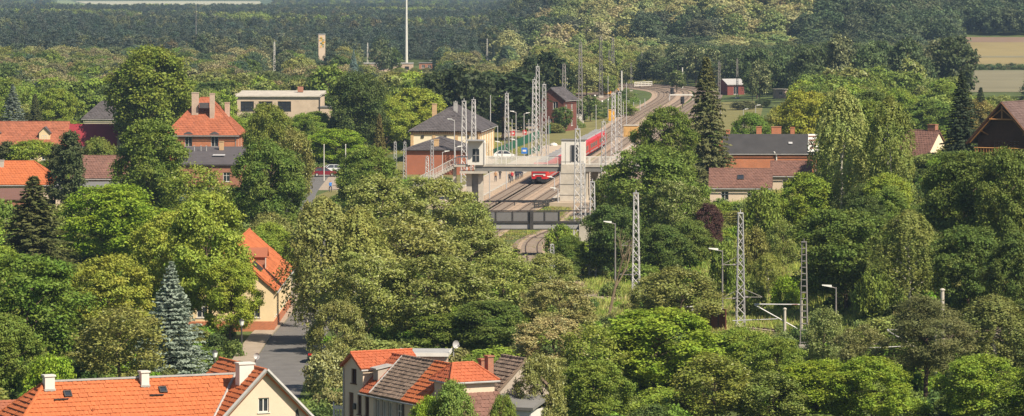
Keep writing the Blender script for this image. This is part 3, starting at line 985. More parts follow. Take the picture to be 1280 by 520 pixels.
# ---- row of joined houses at the bottom centre (ridge runs towards the viewer and right)
ROW_O = (-6.285, 269.4); ROW_RZ = math.atan2(-0.88, 0.48)
def rowp(x, y):
    c, s_ = math.cos(ROW_RZ), math.sin(ROW_RZ)
    return (ROW_O[0]+x*c-y*s_, ROW_O[1]+x*s_+y*c)
def plain_gable(root, x0, x1, hd, ez, rz_, m, tile, seed, front=True):
    sl = (rz_-ez)/hd; e = hd+0.3; z0 = rz_-e*sl; T = 0.15
    roof_plane(root, [(x0, -e, z0+T), (x1, -e, z0+T), (x1, 0, rz_+T), (x0, 0, rz_+T)], m, tile, seed=seed)
    roof_plane(root, [(x1, e, z0+T), (x0, e, z0+T), (x0, 0.003, rz_+T), (x1, 0.003, rz_+T)], m, tile, seed=seed+1)
    cap(root, [(x0, 0, rz_+T), (x1, 0, rz_+T)], 0.10, m)
    g = MB(); g.tube((x0, -e-0.07, z0), (x1, -e-0.07, z0), 0.06); g.build('gutter', ZINC, root)

def joined_row():
    hd = 2.25; ez, rz_ = 5.45, 7.6
    # A: cream house with raised gable
    A = thing('cream_row_house', 'cream house with bright orange roof and raised street gable, leftmost of the row', 'house', (*ROW_O, 0), ROW_RZ)
    xa, xb = -6.84, -2.305
    mb = MB()
    o = (xa, -hd, 0)
    wins = [(1.15, 5.75, 0.8, 1.0, 'mull', WOOD), (2.1, 3.7, 0.62, 1.35, 'mull', WOOD), (3.0, 3.7, 0.62, 1.35, 'mull', WOOD)]
    dr = [(0.75, 2.4, 0.75, 2.7, 'door')]
    wall_face(mb, o, (1, 0), (0, -1), 2.94, 6.85, [(1.15, 5.75, .8, 1.0), (2.1, 3.7, .62, 1.35), (0.75, 2.4, .75, 2.7)], z0=-1)
    mb.poly([(xa, -hd, 6.85), (xa+2.94, -hd, 6.85), (-5.37, -hd, 7.66)])
    wall_face(mb, (xa+2.94, -hd, 0), (1, 0), (0, -1), xb-xa-2.94, ez, [(0.3, 3.7, .62, 1.35)], z0=-1)
    for q in [(1.15, 5.75, .8, 1.0, 'mull', WOOD), (2.1, 3.7, .62, 1.35, 'mull', WOOD), (0.75, 2.4, .75, 2.7, 'door')]: place_opening(A, o, (1, 0), (0, -1), q, WOOD, WOOD)
    place_opening(A, (xa+2.94, -hd, 0), (1, 0), (0, -1), (0.3, 3.7, .62, 1.35, 'mull', WOOD))
    mb.quad((xa+2.94, -hd, 4), (xa+2.94, 1.0, 4), (xa+2.94, 1.0, 6.85), (xa+2.94, -hd, 6.85))
    mb.quad((xa, hd, -1), (xa, -hd, -1), (xa, -hd, 6.85), (xa, hd, 6.85))
    mb.poly([(xb, -hd, -1), (xb, hd, -1), (xb, hd, ez), (xb, 0, rz_), (xb, -hd, ez)])
    mb.poly([(xb, hd, -1), (xa, hd, -1), (xa, hd, 6.85), (xa+2.94, hd, 6.85), (xa+2.94, hd, ez), (xb, hd, ez)])
    mb.build('wall', CREAM, A)
    plain_gable(A, xa+2.94, xb, hd, ez, rz_, T_OR2, (0.3, 0.34), 31)
    T = 0.13
    roof_plane(A, [(xa-0.2, hd, 6.74+T), (xa-0.2, -hd-.25, 6.74+T), (-5.37, -hd-.25, 7.7+T), (-5.37, hd, 7.7+T)], T_OR2, (0.3, 0.34), seed=33)
    roof_plane(A, [(xa+3.15, -hd-.25, 6.74+T), (xa+3.15, hd, 6.74+T), (-5.367, hd, 7.7+T), (-5.367, -hd-.25, 7.7+T)], T_OR2, (0.3, 0.34), seed=34)
    cap(A, [(-5.37, -hd-.25, 7.71+T), (-5.37, hd, 7.71+T)], 0.10, T_OR2)
    g = MB(); g.tube((xa+3.22, -hd-.25, 6.76), (xa+3.22, hd, 6.76), 0.06); g.build('gutter', ZINC, A)
    g = MB(); g.tube((xa+0.06, -hd-.06, 6.7), (xa+.06, -hd-.06, -1), 0.05); g.build('downpipe', ZINC, A)
    # shed dormer between the raised gable and the next house
    d = MB(); d.prism([(-3.35, 5.4), (-2.62, 5.4), (-2.62, 6.95), (-3.35, 6.95)], -1.75, 0.2); dm = d.build('dormer', GREYR, A)
    place_opening(dm, (-3.35, -1.75, 0), (1, 0), (0, -1), (0.1, 6.15, 0.52, 0.7, 'mull', WOOD))
    sd_ = MB(); slab(sd_, [(-3.45, -1.95, 6.98), (-2.52, -1.95, 6.98), (-2.52, 0.3, 7.35), (-3.45, 0.3, 7.35)], 0.1); sd_.build('dormer_roof', ZINC, dm)
    lb = MB(); lb.box((xa+1.78, -hd-0.07, 4.2), (0.3, 0.13, 0.4)); lb.build('letter_box', DARKST, A)
    # B: grey weathered roof
    B = thing('grey_row_house', 'grey plastered house with steep weathered brown tile roof in the middle of the row', 'house', (*ROW_O, 0), ROW_RZ)
    mb = MB(); o = (-2.3, -hd, 0)
    ops = [(0.35, 3.55, .62, 1.45, 'mull', WHITE), (1.25, 3.55, .62, 1.45, 'mull', WHITE), (2.15, 3.55, .62, 1.45, 'mull', WHITE), (3.45, 3.55, .75, 1.45, 'cross', WHITE)]
    wall_face(mb, o, (1, 0), (0, -1), 4.6, ez-0.02, [q[:4] for q in ops], z0=-1)
    mb.poly([(2.3, -hd, -1), (2.3, hd, -1), (2.3, hd, ez), (2.3, 0, rz_-.02), (2.3, -hd, ez-.02)])
    mb.poly([(2.3, hd, -1), (-2.3, hd, -1), (-2.3, hd, ez), (2.3, hd, ez)])
    mb.build('wall', GREYR, B)
    for q in ops: place_opening(B, o, (1, 0), (0, -1), q)
    plain_gable(B, -2.3, 2.3, hd, ez, rz_, T_GRY, (0.24, 0.30, 0.05), 36)
    v = MB(); e = hd+.3; z0 = rz_-e*(rz_-ez)/hd
    v.bar((-2.33, -e, z0+.2), (-2.33, 0, rz_+.2), 0.13); v.build('verge_board', ZINC, B)
    g = MB(); g.tube((2.2, -hd-.07, ez-.2), (2.2, -hd-.07, -1), 0.05); g.build('downpipe', DARKST, B)
    # C: orange strip and the hipped tower
    C = thing('tower_house', 'row house with orange tiles and a square cream tower under a hipped orange roof', 'house', (*ROW_O, 0), ROW_RZ)
    mb = MB(); o = (2.31, -hd, 0)
    wall_face(mb, o, (1, 0), (0, -1), 2.85, ez-0.01, [(0.9, 3.5, .8, 1.4)], z0=-1)
    mb.poly([(5.16, -hd, -1), (5.16, hd, -1), (5.16, hd, ez), (5.16, 0, rz_), (5.16, -hd, ez)])
    mb.poly([(5.16, hd, -1), (2.31, hd, -1), (2.31, hd, ez), (5.16, hd, ez)])
    place_opening(C, o, (1, 0), (0, -1), (0.9, 3.5, .8, 1.4, 'mull'))
    tx0, tx1, ty0, ty1, te, tp = 5.17, 7.64, -1.5, 1.68, 6.85, 7.9
    wall_face(mb, (tx0, ty0, 0), (1, 0), (0, -1), tx1-tx0, te, [], z0=-1)
    wall_face(mb, (tx1, ty0, 0), (0, 1), (1, 0), ty1-ty0, te, [], z0=-1)
    wall_face(mb, (tx1, ty1, 0), (-1, 0), (0, 1), tx1-tx0, te, [], z0=-1)
    wall_face(mb, (tx0, ty1, 0), (0, -1), (-1, 0), ty1-ty0, te, [], z0=ez)
    mb.build('wall', CREAM, C)
    plain_gable(C, 2.31, 5.16, hd, ez, rz_, T_OR, (0.3, 0.34, 0.06), 41)
    a, b, c_, d_ = (tx0-.25, ty0-.25, te+.05), (tx1+.25, ty0-.25, te+.05), (tx1+.25, ty1+.25, te+.05), (tx0-.25, ty1+.25, te+.05)
    xm = (tx0+tx1)/2; E, G = (xm, -0.75, tp+.1), (xm, 0.75, tp+.1)
    roof_plane(C, [a, b, E], T_OR2, (0.28, 0.3), seed=43); roof_plane(C, [b, c_, G, E], T_OR2, (0.28, 0.3), seed=44)
    roof_plane(C, [c_, d_, G], T_OR2, (0.28, 0.3), seed=45); roof_plane(C, [d_, a, E, G], T_OR2, (0.28, 0.3), seed=46)
    cap(C, [a, E, G, c_], 0.09, T_OR2); cap(C, [b, E], 0.09, T_OR2)
    g = MB()
    for p, q in ((a, b), (b, c_), (c_, d_)): g.tube((p[0], p[1], p[2]-.06), (q[0], q[1], q[2]-.06), 0.07)
    g.build('gutter', ZINC, C)
    # lean-to roof of brown tiles on the sunny side
    l = MB(); wall_face(l, (tx1+2.3, ty0, 0), (0, 1), (1, 0), ty1-ty0, 4.0, [], z0=-1); l.build('lean_to_wall', GREYR, C)
    roof_plane(C, [(tx1+2.5, ty0-.1, 3.9), (tx1+2.5, ty1+.3, 3.9), (tx1+.01, ty1+.3, 6.15), (tx1+.01, ty0-.1, 6.15)], T_BRN, (0.3, 0.34), seed=47)
    chimney(C, 6.1, 2.1, 5, 8.3, 0.5, 0.42, REDB, REDB, 0)
    chimney(C, 4.6, 2.4, 5, 7.95, 0.45, 0.4, REDB, REDB, 0)
joined_row()

def flat_block(name, label, loc, rz, w, d, h, wall, roofm, faces=None, over=0.2, slope=0.0, fascia=None, cat='building', group=None):
    root = thing(name, label, cat, loc, rz, group)
    faces = faces or {}; mb = MB()
    FD = {'front': ((-w/2, -d/2, 0), (1, 0), (0, -1), w), 'right': ((w/2, -d/2, 0), (0, 1), (1, 0), d),
          'back': ((w/2, d/2, 0), (-1, 0), (0, 1), w), 'left': ((-w/2, d/2, 0), (0, -1), (-1, 0), d)}
    for f, (o, u, n, L_) in FD.items():
        wall_face(mb, o, u, n, L_, h, [q[:4] for q in faces.get(f, [])], z0=-3.0)
        for q in faces.get(f, []): place_opening(root, o, u, n, q)
    mb.build('wall', wall, root)
    r = MB(); g = over
    slab(r, [(-w/2-g, -d/2-g, h+.22), (w/2+g, -d/2-g, h+.22), (w/2+g, d/2+g, h+.22+slope), (-w/2-g, d/2+g, h+.22+slope)], 0.2)
    if slope > 0.3:
        r.prism([(-w/2, h), (w/2, h), (w/2, h+slope*0.9), (-w/2, h+slope*.9)], d/2-0.2, d/2)
    r.build('roof', roofm, root)
    if fascia:
        f = MB(); f.box((0, -d/2-g-0.03, h+.12), (w+2*g, 0.06, 0.26)); f.box((w/2+g+.03, 0, h+.12+slope/2), (0.06, d+2*g, 0.26)); f.box((-w/2-g-.03, 0, h+.12+slope/2), (.06, d+2*g, .26))
        f.build('fascia', fascia, root)
    return root

flat_block('brick_shed', 'pale brick building with white-edged flat roof behind the row houses', (-6.1, 279.0, 0), R(-3), 3.1, 3.2, 7.2, PALEB, ZINC, {'front': [(1.95, 5.9, .55, .9, 'mull')]}, fascia=WHITE)
dish(-4.05, 277.2, 7.3, R(35), 'white satellite dish on a pole beside the flat roofed brick building', 0.27, 0.75)
_c = rowp(9.0, 5.8)
_e = house('old_house', 'old low house with weathered uneven brown tile roof right of the red brick chimney', (0.1, 270.2, 0), ROW_RZ, 2.9, 4.4, 5.5, 7.6, 'gable', GREYR, T_GRY, {'front': [(1, 3.2, .8, 1)]}, tile=(0.26, 0.32, 0.06), seed=51)
flat_block('lean_to', 'low white walled shed with grey bitumen roof under the weathered tile roof', (0.35, 264.3, 0), R(-20), 3.0, 3.0, 5.0, WHITE, GREYF, {'front': [(1.0, 3.2, .8, 1.0, 'mull')]}, slope=0.5)

# ---- yellow house by the street
Yh = house('yellow_house', 'yellow plastered house with long orange tile roof beside the street', (-26.9, 395, 0), R(90), 30, 8.5, 4.0, 7.7, 'gable', YELLR, T_OR,
      {'front': [(1.3+i*2.4, 1.3, 0.95, 1.7) for i in range(11)], 'left': [(1.2, 1.3, 1, 1.6), (6.2, 1.3, 1, 1.6), (3.6, 4.9, 0.9, 1.2)]}, tile=(0.36, 0.4), base=0.95, basem=ORB, seed=61,
      chims=[(-3, 0.8, 6.5, 8.6, .6, .6, REDB)])
sl_ = 3.7/4.25
for i, (x, dn, w_) in enumerate(((-11.6, 1.9, 0.6), (-10.4, 1.9, .6), (-9.2, 1.9, .6), (-2.4, 1.6, .7), (-1.2, 1.6, .7))):
    skylight(Yh, (x, -dn-0.5, 7.7-sl_*(dn+.5)+.22), (1, 0, 0), (0, 4.25, 3.7), (0, -3.7, 4.25), w_, 1.1)
def dormer(root, x, y0, y1, z0, z1, w, wall, rm, zr, frame=WHITE, win=(0.5, 0.9), tile=(0.3, 0.34)):
    d = MB(); d.prism([(x-w/2, z0), (x+w/2, z0), (x+w/2, z1), (x, zr-0.12), (x-w/2, z1)], y0, y1)
    o = d.build('dormer', wall, root)
    place_opening(o, (x-win[0], y0-0.1, 0), (1, 0), (0, -1), (0, z0+0.25, win[0]*2, win[1], 'mull', frame))
    for s in (-1, 1):
        pts = [(x+s*(w/2+.2), y0-.25, z1-.1), (x+s*(w/2+.2), y1, z1-.1), (x, y1, zr), (x, y0-.25, zr)]
        if s < 0: pts = [pts[1], pts[0], pts[3], pts[2]]
        mb = MB(); slab(mb, [(p[0]+0.002*s, p[1], p[2]) for p in pts], 0.08); mb.build('dormer_roof', rm, o)
    return o
dormer(Yh, -5.5, -2.9, 0.3, 5.0, 6.6, 2.4, REDB, T_RED, 7.35, WHITE, (0.6, 1.1))

# ---- houses of the left middle ground
x, y = -92.2, 733
Lh = house('long_house', 'long terracotta roofed house with ochre dormers at the left edge', (x, y, 0), R(0), 22, 10, 3.6, 7.6, 'gable', YELLR, T_RED,
      {'front': [(2+i*2.6, 1, 1.1, 1.5) for i in range(7)]}, tile=(0.6, 0.5), seed=71)
for dx in (7.0, -2.2):
    dormer(Lh, dx, -3.9, -0.5, 4.2, 5.9, 2.0, YELLR, SLATE, 7.0, WHITE, (0.5, 1.0))
house('maroon_roof_house', 'house wing with dark maroon sheet roof right of the terracotta roof', (-76.6, 732.5, 0), R(0), 8.8, 8, 3.6, 7.25, 'gable', YELLR, MAROON, {'front': [(2, 1, 1.1, 1.4), (5, 1, 1.1, 1.4)]})
house('grey_roof_house', 'house with dark grey hipped roof behind the maroon roof', (-85.5, 850, 0), R(-6), 9.5, 9, 4.6, 7.9, 'hip', PALE, SLATE, {'front': [(2, 1, 1, 1.4), (6, 1, 1, 1.4)]}, tile=(0.7, 0.5), hip=3, seed=75,
      chims=[(0.9, 0.5, 6.8, 9.1, .7, .7, PALEB, PALEB, 0)])
house('orange_hip_house', 'house with orange hipped roof and a grey chimney at the left edge', (-73.0, 590, 0), R(2), 13, 8.5, 3.7, 6.7, 'hip', CREAM, T_OR, {'front': [(2, 1, 1, 1.4), (8, 1, 1, 1.4)], 'right': [(3, 1, 1, 1.4)]}, tile=(0.45, 0.42), hip=4, seed=77,
      chims=[(-2.3, -0.9, 5.6, 7.0, .9, .7, CONC, CONC, 0)])
flat_block('brown_shed', 'shed with shallow brown roof in front of the orange hipped roof at the left edge', (-71.5, 562, 0), R(0), 7.5, 7, 2.7, REDB, T_BRN, {'front': [(1, .6, 1, 1.2), (4, .6, 1.5, 1.2)]}, slope=1.2)
house('brown_roof_house', 'house with brown tile roof above a grey flat porch', (-59.2, 578, 0), R(0), 8.2, 7, 5.2, 8.0, 'gable', CREAM, T_BRN, {'front': [(1.5, 2, 1, 1.4), (5, 2, 1, 1.4)]}, tile=(0.4, 0.42), seed=79)
flat_block('flat_porch', 'cream garage with flat grey roof in front of the brown tile roof', (-60.0, 566, 0), R(0), 8.0, 10, 4.3, CREAM, GREYF, {'front': [(1.2, 1.4, 1.4, 1.5), (4.8, 1.4, 1.4, 1.5)]}, over=0.4, slope=0.25)

# orange plastered villa
def villa():
    v = house('orange_villa', 'orange plastered villa with red hipped roof and two tall pale chimneys', (-53.0, 692, 0), R(-2), 12, 12, 7.4, 13.2, 'hip', ORB, T_VIL,
          {'front': [(3.1, 5.1, 1.25, 1.75, 'mull'), (7.6, 5.1, 1.25, 1.75, 'mull'), (3.1, 1.4, 1.2, 1.8), (7.6, 1.4, 1.2, 1.8)], 'right': [(3, 5, 1.1, 1.7), (7.5, 5, 1.1, 1.7), (3, 1.4, 1.1, 1.7), (7.5, 1.4, 1.1, 1.7)]},
          tile=(0.6, 0.45), hip=5.2, seed=81, over=0.5)
    chimney(v, -1.5, -2.6, 9.2, 14.2, 1.15, 0.9, PALEB, PALEB, 0); chimney(v, 1.5, -3.2, 8.6, 14.1, 0.8, 0.9, PALEB, PALEB, 0); chimney(v, 3.6, 1.5, 10, 12.4, .8, .8, PALEB, PALEB, 0)
    for cx in (-2.28, 2.22):
        m = MB()
        m.prism([(cx-0.95, 6.95), (cx+0.95, 6.95), (cx+0.75, 7.35), (cx+0.35, 7.6), (cx, 7.68), (cx-.35, 7.6), (cx-.75, 7.35)], -6.45, -5.9); m.build('window_hood', SLATE, v)
    b = MB(); b.box((0.1, -3.0, 12.1), (1.6, 1.2, .9)); b.build('roof_hatch', SLATE, v)
    return v
villa()
_an = flat_block('slate_annexe', 'red brick annexe with sloping dark grey roof in front of the orange villa', (-49.2, 657, 0), R(-2), 10.2, 14, 3.5, REDB, SLATE, {'front': [(5.2, 0.9, 1.1, 1.5), (7.6, .9, 1.1, 1.5)]}, slope=2.3, over=0.35)
chimney(_an, 1.0, 4.6, 5, 6.9, .7, .7, YELB, YELB, 0)
for i, xx in enumerate((-3.4, -2.3, -1.4)):
    m = MB(); m.tube((xx, 3.5, 5.0), (xx, 3.5, 6.2), 0.08); m.box((xx, 3.5, 6.25), (.25, .25, .12)); m.build('vent_pipe', ZINC, _an)
m = MB(); slab(m, [(0.2, -1.6, 4.93), (2.2, -1.6, 4.93), (2.2, -.7, 5.08), (.2, -.7, 5.08)], .06); m.build('roof_panel', GALV, _an)

# grey-beige block
_b = flat_block('beige_block', 'large beige flat roofed block with a row of dark windows among the trees', (-52.3, 906, 0), R(-3), 18.6, 12, 7.6, BEIGE, CONC,
           {'front': [(0.8+i*4.2, 4.4, 3.0, 2.2, 'grid', DARKST) for i in range(3)]}, over=0.35, slope=0.9, fascia=CONC)
m = MB(); m.box((4.2, 2, 9.1), (1.2, 1, 1.2)); m.build('roof_vent', REDB, _b)
m = MB(); m.tube((9.42, -6.15, 7.4), (9.42, -6.15, 0), 0.09); m.build('downpipe', DARKST, _b)
flat_block('side_block', 'low beige side building at the right end of the beige block', (-41.9, 903, 0), R(-3), 2.6, 7, 5.2, BEIGE, GREYF, {'front': [(.7, 1.2, 1.2, 1.3)]})
house('white_cottage', 'small white building right of the beige block', (-39.6, 930, 0), R(-15), 4.5, 6, 4.3, 5.6, 'gable', WHITE, SLATE, {'front': [(1.2, 1.2, 1.2, 1.4)]})

# ---- right middle ground
gx, gy = (961-640)/5000*620, 620
gz = ground(gx, gy)
_bh = house('black_roof_house', 'orange brick house with long black roof and brick chimneys', (gx, gy, gz), R(0), 14.2, 8, 7.0-gz, 9.6-gz, 'gable', ORB, BITUM,
      {'front': [(5.6, 1.2, 1.1, 1.5), (9.4, 1.2, 1.1, 1.5), (12.2, 1.2, 1.1, 1.5), (2.2, 1.2, 1.1, 1.5)]}, base=0.3)
for cx, cw, ct in ((-1.5, 0.8, 1.2), (1.2, 1.5, 1.2), (3.7, 0.65, 1.1), (-6.3, 0.6, 0.7)):
    chimney(_bh, cx, 0.6, 8.5-gz, 9.6-gz+ct, cw, .7, ORB, ORB, 0)
chimney(_bh, -7.6, -2.6, 4-gz, 9.0-gz, .6, .6, ORB, ORB, 0)
m = MB(); m.tube((0.9, -4.15, 6.6-gz), (0.9, -4.15, 2-gz), 0.11); m.tube((.9, -4.15, 6.6-gz), (0.5, -4.3, 7.2-gz), .11); m.build('drain_pipe', WHITE, _bh)
m = MB(); slab(m, [(2.9, -2.5, 8.36-gz), (3.5, -2.5, 8.36-gz), (3.5, -2.1, 8.62-gz), (2.9, -2.1, 8.62-gz)], .06); m.build('roof_panel', GALV, _bh)
m = MB(); m.prism([(5.8, 0), (7.4, 0), (7.4, 1)], 0, .01)
m = MB(); slab(m, [(5.7, -4.3, 7.0-gz+.2), (7.5, -4.3, 7.0-gz+.2), (7.5, -0.2, 9.75-gz), (6.1, -0.2, 9.75-gz)], 0.1); m.build('white_tarpaulin', WHITE, _bh)
m = MB()
for i in range(4):
    t0 = 0.15+i*0.22; yy = -4.3+4.1*t0; zz = 7.0-gz+.24+(2.55)*t0
    slab(m, [(6.1, yy, zz), (7.4, yy, zz), (7.4, yy+.35, zz+.22), (6.1, yy+.35, zz+.22)], 0.04)
m.build('red_stripe', T_BRN, _bh)

gx, gy = (926-640)/5000*543, 543; gz = ground(gx, gy)
_br = house('brown_roof_bungalow', 'house with large brown tile roof and one roof window right of the copper beech', (gx, gy, gz), R(-4), 8.2, 8.5, 4.2-gz if gz < 2 else 2.2, 7.75-gz, 'gable', CREAM, T_BRN, {'front': [(1.5, .5, 1, 1.2), (5, .5, 1, 1.2)]}, tile=(0.4, 0.42), seed=91)
_s = (7.75-gz-2.2)/4.25
skylight(_br, (0, -2.2, 7.75-gz-_s*2.2+.22), (1, 0, 0), (0, 1, _s), (0, -_s, 1), .8, 1.1)
gx2, gy2 = (989-640)/5000*556, 556; gz2 = ground(gx2, gy2)
house('brown_roof_cottage', 'smaller brown tile roof joined at the right of the brown roofed house', (gx2, gy2, gz2), R(-4), 5.4, 7, 5.9-gz2 if gz2 < 3 else 2.4, 8.2-gz2, 'gable', CREAM, T_BRN, {'front': [(1.5, .6, 1, 1.2)]}, tile=(0.4, 0.42), seed=93)

gx, gy = (1146-640)/5000*600, 600; gz = ground(gx, gy)
house('red_tile_house', 'house with brownish red tile roof, pale gable and brick chimney between the right hand trees', (gx, gy, gz), R(-36), 7.5, 7, 7.4-gz if gz < 5 else 2.6, 10.9-gz, 'gable', PALE, T_BRN, {'right': [(2.5, 1, 1, 1.3)]}, tile=(0.45, 0.42), seed=95,
      chims=[(2.6, 0.3, 9.2-gz, 11.9-gz, 1.3, .9, REDB, REDB, 0)])

CHR = mat('chalet_tile', (0.125, 0.082, 0.075), 0.75, 0.15, 0.5, island=0.12)
def chalet():
    x, y = (1255-640)/5000*500, 500.0
    z = ground(x, y); top = 18.2-z; rz = R(58)
    ax = (math.cos(rz), math.sin(rz))
    c = thing('wooden_chalet', 'dark timber chalet with wide brown roof at the right edge', 'house', (x+ax[0]*5, y+ax[1]*5, z), rz)
    w, d = 9.0, 7.6; ev = top-4.1
    mb = MB()
    FD = {'front': ((-w/2, -d/2, 0), (1, 0), (0, -1), w), 'right': ((w/2, -d/2, 0), (0, 1), (1, 0), d), 'back': ((w/2, d/2, 0), (-1, 0), (0, 1), w), 'left': ((-w/2, d/2, 0), (0, -1), (-1, 0), d)}
    fo = {'left': [(2.2, 2.4, 1.2, 1.5), (4.4, 2.4, 1.2, 1.5), (3.1, 0.1, 1.4, 1.9)], 'front': [(1.2, 2.3, 1.1, 1.5), (4, 2.3, 1.1, 1.5)]}
    for f, (o, u, n, L_) in FD.items():
        wall_face(mb, o, u, n, L_, ev, [q[:4] for q in fo.get(f, []) if q[1]+q[3] < ev], z0=-3)
        for q in fo.get(f, []):
            if q[1]+q[3] < ev: place_opening(c, o, u, n, q)
    for xx in (-w/2, w/2):
        p = [(xx, -d/2, ev), (xx, d/2, ev), (xx, 0, top-.35)]
        mb.poly(p if xx > 0 else p[::-1])
    mb.build('wall', WOOD, c)
    b = MB()
    for k in range(int(ev/0.25)): b.box((-w/2-0.03, 0, 0.2+k*0.25), (0.06, d+.1, 0.2))
    b.build('log_siding', WOOD, c, kind='stuff')
    sl = 4.1/(d/2); e = d/2+1.0; ez = top-e*sl
    roof_plane(c, [(-w/2-1.3, -e, ez), (w/2+.6, -e, ez), (w/2+.6, 0, top), (-w/2-1.3, 0, top)], CHR, (0.4, 0.4), seed=97)
    roof_plane(c, [(w/2+.6, e, ez), (-w/2-1.3, e, ez), (-w/2-1.3, .003, top), (w/2+.6, .003, top)], CHR, (0.4, 0.4), seed=98)
    cap(c, [(-w/2-1.3, 0, top), (w/2+.6, 0, top)], .11, CHR)
    f = MB()
    for s in (-1, 1): f.bar((-w/2-1.36, s*e, ez-.05), (-w/2-1.36, s*.02, top-.05), 0.24)
    f.build('bargeboard', WOOD, c)
    t = MB(); xx = -w/2-1.15
    t.bar((xx, -1.7, top-2.1), (xx, 1.7, top-2.1), .16); t.bar((xx, 0, top-2.1), (xx, 0, top-.4), .16); t.bar((xx, -1.5, top-2.0), (xx, -.1, top-.9), .12); t.bar((xx, 1.5, top-2.0), (xx, .1, top-.9), .12)
    for s in (-1, 1): t.bar((xx, s*3.0, top-3.5), (-w/2, s*2.4, top-4.1), .14); t.bar((xx+.02, s*(e-.4), ez+.1), (xx+.02, s*1.4, top-1.95), .13)
    t.build('gable_truss', WOODL, c)
    g = MB(); g.prism([(-w/2-1.2, 1.95), (-w/2, 1.95), (-w/2, 2.1), (-w/2-1.2, 2.1)], -d/2, d/2); bl = g.build('balcony', WOOD, c)
    r = MB(); r.bar((-w/2-1.15, -d/2, 3.0), (-w/2-1.15, d/2, 3.0), .1)
    for i in range(20): r.box((-w/2-1.15, -d/2+.2+i*.38, 2.5), (.05, .1, .95))
    r.build('railing', WOODL, bl)
chalet()

# ---- far buildings
x, y = gp(914, 125)
house('red_barn', 'dark red board barn with pale roof behind the tall spruce', (x, y, ground(x, y)), R(25), 5.6, 6, 3.0, 4.4, 'gable', BARN, ZINC, {'front': [(2, 0.2, 1.5, 2.2, 'mull')]})
x, y = gp(975, 131)
flat_block('pink_hut', 'small pinkish hut in front of the dark wood right of the red barn', (x, y, ground(x, y)), R(10), 3.2, 3, 2.3, PALEB, CONC, {'front': [(1, .9, .9, .9)]})
x, y = gp(488, 90)
_f = flat_block('factory_hall', 'long low brick hall with flat roof at the foot of the tall white pole', (x-1, y, 0), R(0), 19, 10, 3.2, PALEB, ZINC, {'front': [(1+i*3, 1, 1.6, 1.2, 'grid', DARKST) for i in range(6)]}, cat='building')
x, y = gp(534, 88)
flat_block('brick_hall', 'low red brick building right of the tall white pole', (x+1, y, 0), R(0), 8, 8, 2.8, REDB, GREYF, {'front': [(1+i*2.3, 1, 1.2, 1.2) for i in range(3)]})
x, y = gp(402, 97)
_t = flat_block('transformer_tower', 'slim pale tower with yellow and green painting rising over the trees', (x, y, 0), R(8), 2.4, 2.4, 15.2, BEIGE, ZINC, {'front': [(1.1, 11.5, .7, .9, 'mull')]}, over=0.15)
m = MB(); rr = random.Random(4)
for k in range(7): m.box((rr.uniform(-.6, .6), -1.23, 14.2-k*0.55), (rr.uniform(.6, 1.4), .03, .4))
m.build('painted_patch', YEL, _t)
m = MB()
for k in range(6): m.box((rr.uniform(-.6, .6), -1.235, 13.9-k*0.6), (rr.uniform(.4, 1.0), .03, .3))
m.build('painted_patch', GREENP, _t)
ORD = ['first', 'second', 'third', 'fourth', 'fifth', 'sixth', 'seventh', 'eighth', 'ninth', 'tenth', 'eleventh', 'twelfth', 'thirteenth', 'fourteenth', 'fifteenth', 'sixteenth', 'seventeenth', 'eighteenth', 'nineteenth', 'twentieth']

# ------------------------------------------------------------------ roads and railway ground
DRX, DRY = 0.0886, 0.9961
SRZ = -math.atan2(DRX, DRY)
def T(u, v):
    return (4.45+DRX*v+DRY*u, 654.8+DRY*v-DRX*u)
VERGE = mat('dry_verge', (0.17, 0.155, 0.055), 0.95, 0.4, 0.3, 0.8, 3)
street = densify([(-19.0, 255), (-19.2, 300), (-19.9, 345), (-20.0, 375), (-19.5, 400), (-20.5, 440), (-24, 500), (-29, 560), (-33, 620), (-34, 700)], 8)
ribbon('street', street, 5.0, ASPH, 0.03)
def kerbed(line, off, width, name):
    mb = MB(); a = offset_line(line, off-width/2); b = offset_line(line, off+width/2)
    for i in range(len(line)-1):
        q = [a[i], b[i], b[i+1], a[i+1]]
        P = [(p[0], p[1], ground(*p)+0.14) for p in q]
        mb.quad(*P)
        for j, k in ((0, 3), (2, 1)):
            mb.quad((P[j][0], P[j][1], P[j][2]), (P[k][0], P[k][1], P[k][2]), (P[k][0], P[k][1], P[k][2]-.2), (P[j][0], P[j][1], P[j][2]-.2))
    return mb.build(name, PAVE, kind='structure')
kerbed(street[:22], -3.55, 2.0, 'pavement')
sheet('parking_area', [((-40, 640), (-24, 640)), ((-42, 675), (-26, 675)), ((-40, 700), (-28, 700))], PAVE, 0.025)
sheet('car_park', [((-42, 684), (-26, 684)), ((-42, 704), (-28, 704))], ASPH, 0.045)
sheet('station_verge', [(T(-32, -50), T(22, -50)), (T(-32, 60), T(22, 60)), (T(-40, 200), T(30, 200)), (T(-38, 420), T(26, 420))], VERGE, 0.02, sub=6)
sr = densify([gp(590, 208), gp(618, 186), gp(640, 172), gp(664, 159), gp(690, 148), gp(712, 139)], 10)
ribbon('station_road', sr, 6.5, PAVE, 0.05)
wy = densify([gp(722, 128), gp(745, 118), gp(757, 111), gp(752, 105)], 15)
ribbon('works_yard', wy, 14, BALLAST2, 0.05)

